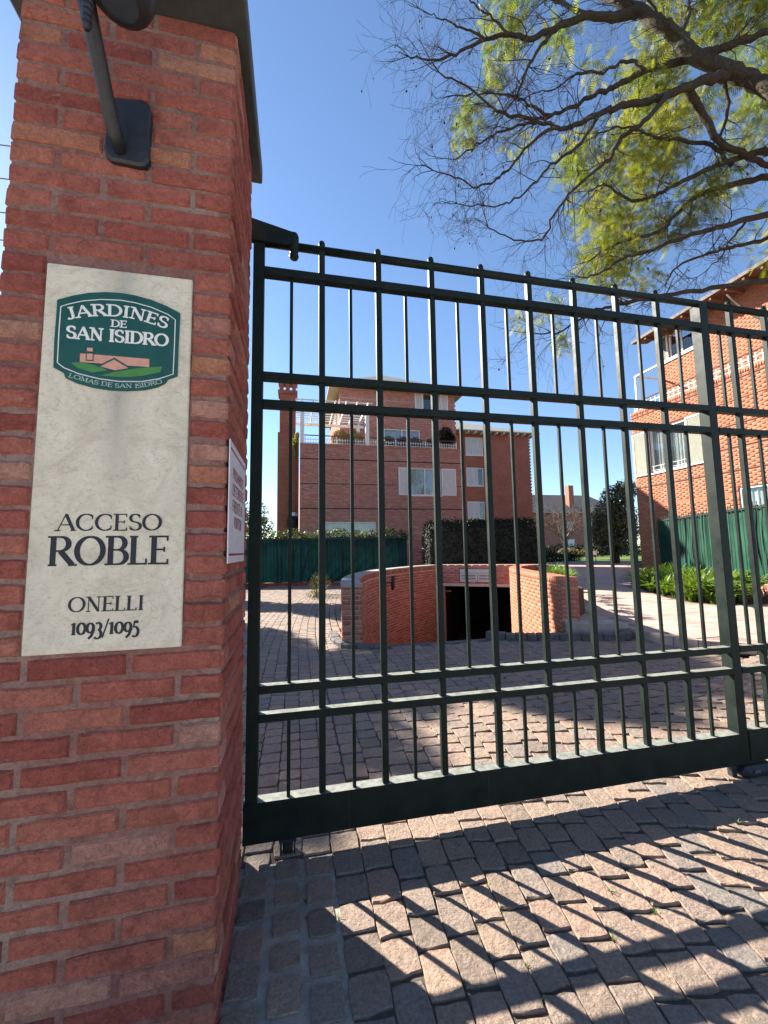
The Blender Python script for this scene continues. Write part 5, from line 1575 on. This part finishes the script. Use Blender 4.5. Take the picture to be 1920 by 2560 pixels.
# ================================================================== BIG TREE LEANING IN FROM THE RIGHT
LIMBS = [[(8.77,2.26,8.32,0.2274),(8.59,2.46,8.72,0.2114),(7.91,2.41,8.67,0.1913),(7.76,2.65,9.16,0.1864),(7.33,2.74,9.41,0.1757),(6.85,2.89,9.72,0.1674),(6.67,2.98,10.16,0.1597),(6.33,3.0,10.35,0.1495),(6.11,3.19,10.83,0.1442),(5.82,3.26,11.03,0.136),(5.67,3.57,11.68,0.1332),(5.19,3.56,11.7,0.1226)],[(6.09,3.22,10.83,0.0873),(5.57,3.22,10.59,0.0694),(5.07,3.23,10.47,0.0583),(4.43,3.27,10.12,0.0488),(3.98,3.26,9.76,0.0404),(3.59,3.28,9.74,0.0331),(3.13,3.33,9.58,0.0265),(2.62,3.33,9.2,0.0199),(2.19,3.39,9.04,0.0142),(1.83,3.3,8.89,0.0085)],[(5.1,3.26,10.52,0.0502),(4.89,3.47,10.97,0.035),(4.8,3.74,11.49,0.0257),(4.52,3.91,11.93,0.0168)],[(4.47,3.33,10.21,0.0418),(4.13,3.24,9.67,0.0304),(3.79,3.2,9.08,0.0235),(3.58,3.16,8.53,0.0178),(3.39,3.14,8.22,0.0129),(3.07,2.94,7.62,0.0082)],[(7.11,3.08,10.02,0.0675),(6.52,3.14,9.81,0.0564),(6.14,3.23,9.7,0.05),(5.62,3.2,9.29,0.0434),(5.33,3.24,9.11,0.0384),(5.03,3.31,9.0,0.0339),(4.71,3.31,8.75,0.0294),(4.28,3.33,8.5,0.0251),(3.97,3.37,8.35,0.0213),(3.4,3.24,7.95,0.017),(3.09,3.47,7.91,0.0141),(2.6,3.43,7.45,0.0105)],[(7.41,2.76,9.37,0.0837),(6.72,2.76,9.03,0.0691),(6.28,2.91,8.89,0.0617),(5.79,2.97,8.67,0.0546),(5.31,2.94,8.47,0.0476),(4.87,2.94,8.22,0.0414),(4.52,3.02,8.04,0.0364),(4.25,3.0,7.88,0.0312),(3.95,3.06,7.96,0.0268),(3.37,3.06,8.0,0.0221),(2.99,3.02,7.99,0.0177),(2.65,3.04,8.28,0.0137),(2.2,2.97,8.27,0.0097)],[(4.18,2.91,7.76,0.0308),(3.75,2.86,7.54,0.0238),(3.42,2.96,7.2,0.0199),(3.08,2.97,6.78,0.0164),(2.7,2.93,6.53,0.0131),(2.34,2.87,6.54,0.0102),(2.02,2.89,6.6,0.0077)],[(6.16,2.89,8.8,0.048),(5.61,2.84,8.13,0.0383),(5.35,3.03,8.0,0.0339),(5.07,3.04,7.56,0.0291),(4.61,2.97,7.12,0.0244),(4.33,3.08,6.84,0.021),(4.0,3.05,6.38,0.0173),(3.85,3.14,6.07,0.0143),(3.32,3.03,5.88,0.0109),(2.93,3.08,6.05,0.0082)],[(4.86,2.92,8.19,0.0318),(4.45,2.98,7.59,0.0244),(3.98,3.01,7.22,0.0197),(3.53,2.82,6.62,0.0152),(3.26,2.87,6.37,0.012),(2.84,2.89,6.21,0.009),(2.33,2.82,6.09,0.0061)],[(6.61,2.87,9.0,0.0637),(7.12,3.04,8.84,0.0573),(7.38,3.02,8.4,0.0517),(8.12,3.12,8.37,0.0487),(8.76,3.08,8.19,0.0448),(9.74,3.17,8.3,0.0424)],[(9.63,3.05,8.85,0.0754),(8.73,3.16,8.63,0.0599),(8.12,3.19,8.42,0.0501),(7.38,3.2,8.04,0.0415),(6.9,3.43,7.87,0.0353),(6.37,3.42,7.54,0.0284),(5.91,3.44,7.36,0.0223),(5.39,3.45,7.57,0.0167),(5.03,3.4,7.35,0.0113)],[(10.09,3.18,8.57,0.0731),(8.92,3.32,8.29,0.058),(8.15,3.4,8.07,0.0487),(7.44,3.48,7.79,0.0409),(7.03,3.63,7.45,0.0346),(6.51,3.52,6.96,0.0275),(6.01,3.59,6.77,0.0219),(5.56,3.62,6.6,0.0166),(5.13,3.68,6.29,0.0116)],[(9.07,2.7,7.29,0.0656),(8.15,2.92,7.04,0.0529),(7.38,2.95,6.75,0.044),(6.86,3.0,6.59,0.037),(6.37,3.17,6.45,0.0314),(5.99,3.29,6.31,0.026),(5.49,3.34,6.14,0.0207),(5.06,3.37,5.85,0.0156),(4.72,3.38,5.73,0.0109)],[(10.35,3.41,7.7,0.0529),(9.24,3.63,7.34,0.0397),(8.53,3.69,7.12,0.0313),(8.0,3.8,6.98,0.0246),(7.21,3.83,6.61,0.0181),(6.99,3.89,6.27,0.0126)],[(7.14,3.07,10.06,0.0794),(7.3,2.88,9.96,0.0659),(7.48,2.73,9.92,0.0576),(7.88,2.47,9.92,0.0502),(8.56,2.28,10.2,0.0447)],[(7.99,3.26,8.28,0.0449),(7.54,3.28,8.59,0.0354),(6.82,3.3,8.59,0.029),(6.25,3.1,8.28,0.023),(5.85,3.15,8.37,0.0188),(5.44,3.09,8.3,0.0146),(5.03,3.13,8.13,0.011)],[(8.19,2.34,5.59,0.0521),(7.16,2.4,5.34,0.0407),(6.47,2.72,5.32,0.0355),(5.74,2.83,5.19,0.0298),(4.92,2.83,4.95,0.0243),(4.51,2.9,4.84,0.0198),(4.22,2.94,4.66,0.0157),(3.91,3.03,4.5,0.0119),(3.58,3.09,4.5,0.0082)],[(5.71,2.86,9.1,0.0364),(5.51,2.94,9.36,0.0272),(4.97,2.9,8.95,0.0206),(4.56,2.99,8.92,0.0157),(4.15,3.01,8.57,0.0111),(3.83,3.12,8.54,0.0071)],[(3.47,3.1,9.46,0.0282),(3.15,3.07,9.62,0.0182),(2.81,3.04,9.71,0.0119),(2.59,2.81,9.53,0.0065)],[(3.02,3.12,9.25,0.0243),(2.68,3.05,9.26,0.0159),(2.29,2.96,9.17,0.0107),(2.1,3.0,9.25,0.0066)],[(6.7,3.29,10.88,0.0326),(6.32,3.18,11.12,0.0172),(5.87,3.03,11.0,0.0077)],[(6.83,3.1,10.38,0.0516),(7.29,3.25,11.24,0.0284),(7.72,3.47,12.3,0.0131)],[(7.33,2.87,9.55,0.0386),(7.54,2.94,8.91,0.0278),(7.48,3.09,8.46,0.0212),(7.83,3.22,8.24,0.0156),(7.74,3.49,8.04,0.0104)],[(4.35,3.41,8.61,0.03),(3.81,3.35,8.69,0.0209),(3.51,3.25,8.58,0.0154),(3.01,3.18,8.41,0.0107),(2.51,3.15,8.21,0.0067)],[(8.01,3.16,7.09,0.0238),(7.67,3.24,6.67,0.0155),(7.43,3.28,6.33,0.0102),(6.97,3.29,5.98,0.0058)]]
CLUMPS = [(6.74,3.58,10.74,0.38),(7.0,3.89,10.74,0.49),(7.4,4.13,10.54,0.51),(7.4,4.33,10.21,0.61),(6.23,3.51,8.64,0.48),(7.19,3.79,9.35,0.43),(6.05,4.54,9.32,0.41),(5.0,3.7,8.06,0.24),(6.4,4.07,9.09,0.39),(5.56,3.79,7.73,0.4),(6.04,4.51,8.0,0.45),(6.61,4.57,8.56,0.46),(6.4,4.15,7.43,0.48),(5.47,3.68,6.59,0.39),(5.37,3.81,6.25,0.36),(6.14,4.1,6.75,0.47),(7.05,4.4,7.99,0.46),(6.23,3.87,6.24,0.33),(7.37,4.12,7.56,0.31),(7.45,3.7,7.81,0.46),(7.58,3.46,7.89,0.37),(8.27,3.7,10.33,0.4),(7.39,3.41,9.43,0.33),(8.2,3.14,11.36,0.63),(7.68,3.74,12.19,0.54),(7.97,3.36,11.42,0.52),(4.18,4.54,12.14,0.41),(4.46,4.15,11.6,0.34),(3.83,3.9,10.27,0.28),(3.87,4.28,10.41,0.21),(3.58,5.0,10.08,0.32),(3.53,4.58,9.88,0.26),(3.54,5.15,9.94,0.23),(4.75,3.46,10.37,0.27),(4.9,3.87,10.81,0.21),(5.55,4.52,9.0,0.27),(4.43,4.61,9.44,0.22),(3.95,4.46,10.17,0.17),(5.92,4.11,10.83,0.27),(9.23,3.77,9.99,0.37),(9.19,3.49,10.15,0.36),(8.9,3.44,9.25,0.26),(8.5,3.63,8.5,0.35),(9.16,3.41,10.83,0.31),(4.99,4.37,5.18,0.21),(5.17,4.75,6.05,0.27),(4.56,4.83,5.75,0.18),(4.4,4.53,11.78,0.27),(5.53,4.1,9.13,0.3),(6.36,3.39,7.84,0.35),(7.19,3.84,8.84,0.39),(7.15,4.29,9.09,0.41),(9.25,3.27,11.66,0.53),(9.69,3.26,10.78,0.66),(8.64,3.02,11.89,0.67),(6.75,3.39,11.89,0.5),(7.33,3.89,10.82,0.45),(6.19,3.35,9.38,0.4)]
SHADE_BLOBS = [(-4.4,12.9,6.6,2.0,2.0,1.7),(-3.2,13.4,5.6,1.4,1.4,1.2),(-5.6,12.4,5.8,1.4,1.4,1.3),(-4.0,12.2,8.0,1.4,1.4,1.1),(-4.9,13.9,7.2,1.4,1.4,1.2),(-2.7,14.2,6.8,1.1,1.1,1.0),(-6.2,11.7,7.0,1.1,1.1,1.0)]
tree = thing('jacaranda_tree', 'large spreading tree with dark bare limbs and feathery yellow green leaves', 'tree', (10.2, 3.0, 0))
t0 = LIMBS[0][0]
MB().tube([(10.2, 3.0, -.05), (10.15, 3.0, 1.4), (10.0, 2.95, 3.0), (9.6, 2.9, 4.3), t0[:3]], [.42, .34, .31, .29, t0[3] + .03], 14).build('trunk', M['bark'], tree, True)
# a few more limbs close the crown outside the picture
extra = [[(9.8, 2.9, 4.0, .16), (10.8, 4.0, 5.4, .11), (11.2, 5.2, 6.8, .06), (11.4, 6.0, 8.0, .03)],
         [(9.7, 2.8, 4.2, .15), (11.2, 1.8, 5.6, .1), (12.6, 1.2, 7.0, .05)]]
rt = np.random.default_rng(21)
limb_paths = []
for row in LIMBS + extra:
    q = smooth_path(row, 5)
    q[1:-1, :3] += rt.normal(size=(len(q) - 2, 3)) * .012
    limb_paths.append(q)
    if q[0][3] > .1: q[:, 3] *= .66
    MB().tube([tuple(p[:3]) for p in q], [max(p[3], .004) for p in q], 9 if q[0][3] > .05 else 6, cap=True).build('limb', M['bark'], tree, True)
tw = MB(); tips = []
def twig(p, d, L, r, depth):
    pts = [np.array(p, float)]; d = np.array(d, float); seg = 5 if depth > 0 else 4
    curl = rt.normal(size=3) * .10
    for i in range(seg):
        d = d + rt.normal(size=3) * .17 + curl + np.array((0, 0, -.035)); d /= np.linalg.norm(d)
        pts.append(pts[-1] + d * L / seg)
    rad = [max(r * (1 - .7 * i / seg), .0016) for i in range(seg + 1)]
    tw.tube(pts, rad, 3, cap=False)
    tips.append(pts[-1])
    if depth <= 0: return
    for k in range(rt.integers(2, 5)):
        i = rt.integers(1, seg + 1)
        dd = pts[i] - pts[i - 1]; dd /= np.linalg.norm(dd)
        nn = dd + rt.normal(size=3) * .55; nn /= np.linalg.norm(nn)
        twig(pts[i], nn, L * rt.uniform(.45, .8), rad[i] * .7, depth - 1)
for q in limb_paths[:len(LIMBS)]:
    n = len(q); ln_q = np.linalg.norm(np.diff(q[:, :3], axis=0), axis=1).sum()
    m_ = int(ln_q * (5.5 if q[0][3] < .2 else 1.6))
    for k in range(m_):
        s_ = rt.uniform(.18, 1.0) ** .75
        i = min(int(s_ * (n - 1)), n - 2)
        d = q[i + 1, :3] - q[i, :3]; d /= np.linalg.norm(d) + 1e-9
        nn = d * .9 + rt.normal(size=3) * .55; nn /= np.linalg.norm(nn)
        twig(q[i, :3], nn, rt.uniform(.30, .75), min(q[i, 3] * .45, .010), 2)
    d = q[-1, :3] - q[-3, :3]; d /= np.linalg.norm(d)
    for k in range(3):
        nn = d + rt.normal(size=3) * .4; nn /= np.linalg.norm(nn)
        twig(q[-1, :3], nn, rt.uniform(.4, .8), .007, 2)
tag(tw.build('twigs', M['twig'], tree), kind='stuff')
# seed pods hang from the twig ends
pm = MB().lathe((0, 0, 0), [(0, .024), (.010, .016), (.017, 0), (.015, -.014), (0, -.026)], 7)
pm.tube([(0, 0, .02), (.002, 0, .05)], .002, 4)
pme = pm.mesh('seed_pod', True); pme.materials.append(M['pod'])
sel = rt.choice(len(tips), 110, replace=False)
for i in sel:
    o = bpy.data.objects.new('seed_pod', pme)
    o.location = tips[i] - np.array((0, 0, .045)); o.rotation_euler = (rt.normal() * .2, rt.normal() * .2, rt.uniform(0, 6)); s_ = rt.uniform(.7, 1.25); o.scale = (s_, s_ * .55, s_)
    link(o, tree)
# feathery fronds: a bent rachis with pairs of thin leaflets
def frond_mesh(C_, n_per, size):
    vs = []; ts = []
    for (cx, cy, cz, r_) in C_:
        r_ *= 1.12
        m_ = int(n_per * (r_ / .45) ** 2) + 4
        c0 = np.array((cx, cy, cz)); tn = rt.random()
        for k in range(m_):
            d = rt.normal(size=3); d /= np.linalg.norm(d)
            p = c0 + d * r_ * rt.random() ** .45 * np.array((1, 1, .85))
            ax = d * .5 + rt.normal(size=3) * .6 + np.array((0, 0, -.25)); ax /= np.linalg.norm(ax)
            sd = np.cross(ax, rt.normal(size=3)); sd /= np.linalg.norm(sd)
            nn = np.cross(ax, sd)
            L = size * rt.uniform(.6, 1.25); P = 8
            t_ = (tn * .35 + rt.random() * .65)
            for j in range(P):
                s_ = (j + .5) / P
                b_ = p + ax * L * s_ - np.array((0, 0, .10 * L * s_ * s_))
                ll = L * .33 * math.sin(math.pi * (.15 + .8 * s_))
                for sg_ in (-1, 1):
                    tip = b_ + sd * sg_ * ll + ax * ll * .45
                    e = ax * L * .036
                    vs += [b_ - e, b_ + e, tip]
                    ts += [t_] * 3
    v = np.array(vs); return v, np.arange(len(v)).reshape(-1, 3), np.array(ts)
v, F, t = frond_mesh(CLUMPS + [(12.2, 1.6, 6.6, .9), (10.5, 3.6, 8.0, 1.0)], 125, .24)
tag(obj('feathery_leaves', mesh_from('feathery_leaves', v, F, t), M['feather'], tree), kind='stuff')

# ================================================================== TREE BEHIND THE PILLAR THAT SHADES THE COURTYARD
SH = np.array((math.sin(SUN_AZ), math.cos(SUN_AZ))); PP = np.array((SH[1], -SH[0]))
def sblob(s_, z, r_, rz, a=13.0):
    p = PP * s_ + SH * a
    return (p[0], p[1], z, r_, r_, rz)
def shade_tree(label, s_, blobs, n):
    c_ = PP * s_ + SH * 13.0
    t = thing('broadleaf_tree', label, 'tree', (c_[0], c_[1], 0), 'trees left of the house')
    MB().tube([(c_[0], c_[1], -.05), (c_[0] + .05, c_[1], 2.2), (c_[0], c_[1], 6.0)], [.24, .18, .07], 10).build('trunk', M['bark'], t, True)
    for bl in blobs:
        MB().tube([(c_[0], c_[1], min(bl[2] - .8, 3.2)), (c_[0] * .4 + bl[0] * .6, c_[1] * .4 + bl[1] * .6, bl[2] - .5), bl[:3]], [.08, .05, .02], 6).build('limb', M['bark'], t, True)
    leaf_obj('crown', blobs, n, .12, .5, M['bush'], t, .05)
shade_tree('leafy tree nearest the wires, hidden behind the brick pillar', -.4, [sblob(-.6, 5.6, 1.3, 1.4), sblob(.35, 7.15, .8, 1.05), sblob(-.2, 4.2, 1.2, 1.0), sblob(.5, 5.4, 1.0, 1.2)], 9000)
shade_tree('middle leafy tree hidden behind the brick pillar', 2.0, [sblob(1.05, 7.25, .6, 1.05), sblob(1.9, 6.9, .8, 1.05), sblob(2.0, 5.2, 1.3, 1.3), sblob(2.85, 7.8, .62, 1.2), sblob(3.5, 7.9, .7, 1.2)], 16000)
shade_tree('leafy tree nearest the house, hidden behind the brick pillar', 5.1, [sblob(5.0, 7.4, 1.15, 1.6), sblob(4.3, 8.2, .9, 1.2), sblob(5.4, 5.4, .95, 1.6), sblob(4.8, 3.6, .7, .9), sblob(5.6, 8.2, .6, .8)], 16000)

# ================================================================== SMALL THINGS ON THE PAVING
wd = random.Random(3)
def weed_mesh(seed):
    r_ = random.Random(seed); v = []; f = []; tn = []
    for i in range(12):
        a = r_.uniform(0, 6.28); L = r_.uniform(.012, .032); le = r_.uniform(.2, .9); w = .0022; b0 = len(v)
        for k in range(4):
            s_ = k / 3; o_ = L * le * s_ ** 1.4; z = L * s_ * (1 - .3 * s_)
            for g in (-1, 1):
                v.append((math.cos(a) * o_ - math.sin(a) * w * g * (1 - s_ * .9), math.sin(a) * o_ + math.cos(a) * w * g * (1 - s_ * .9), z)); tn.append(i / 12)
        f += [(b0 + 2 * k, b0 + 2 * k + 1, b0 + 2 * k + 3, b0 + 2 * k + 2) for k in range(3)]
    me = mesh_from('weed', v, f, tn); me.materials.append(M['weed']); return me
wm = [weed_mesh(i) for i in range(4)]
near = [q for q in setts[:220]]
for i in range(34):
    q = wd.choice(near)
    o = bpy.data.objects.new('weed_tuft', wd.choice(wm))
    o.location = (q[0] - q[2] / 2 - .005, q[1] + wd.uniform(-.5, .5) * q[3], -.012)
    o.rotation_euler = (0, 0, wd.uniform(0, 6)); s_ = wd.uniform(.6, 1.3); o.scale = (s_, s_, s_)
    COL.objects.link(o)
    tag(o, 'tiny green weed sprouting in a joint between the paving stones before the gate', 'weed', 'weeds between the paving stones')
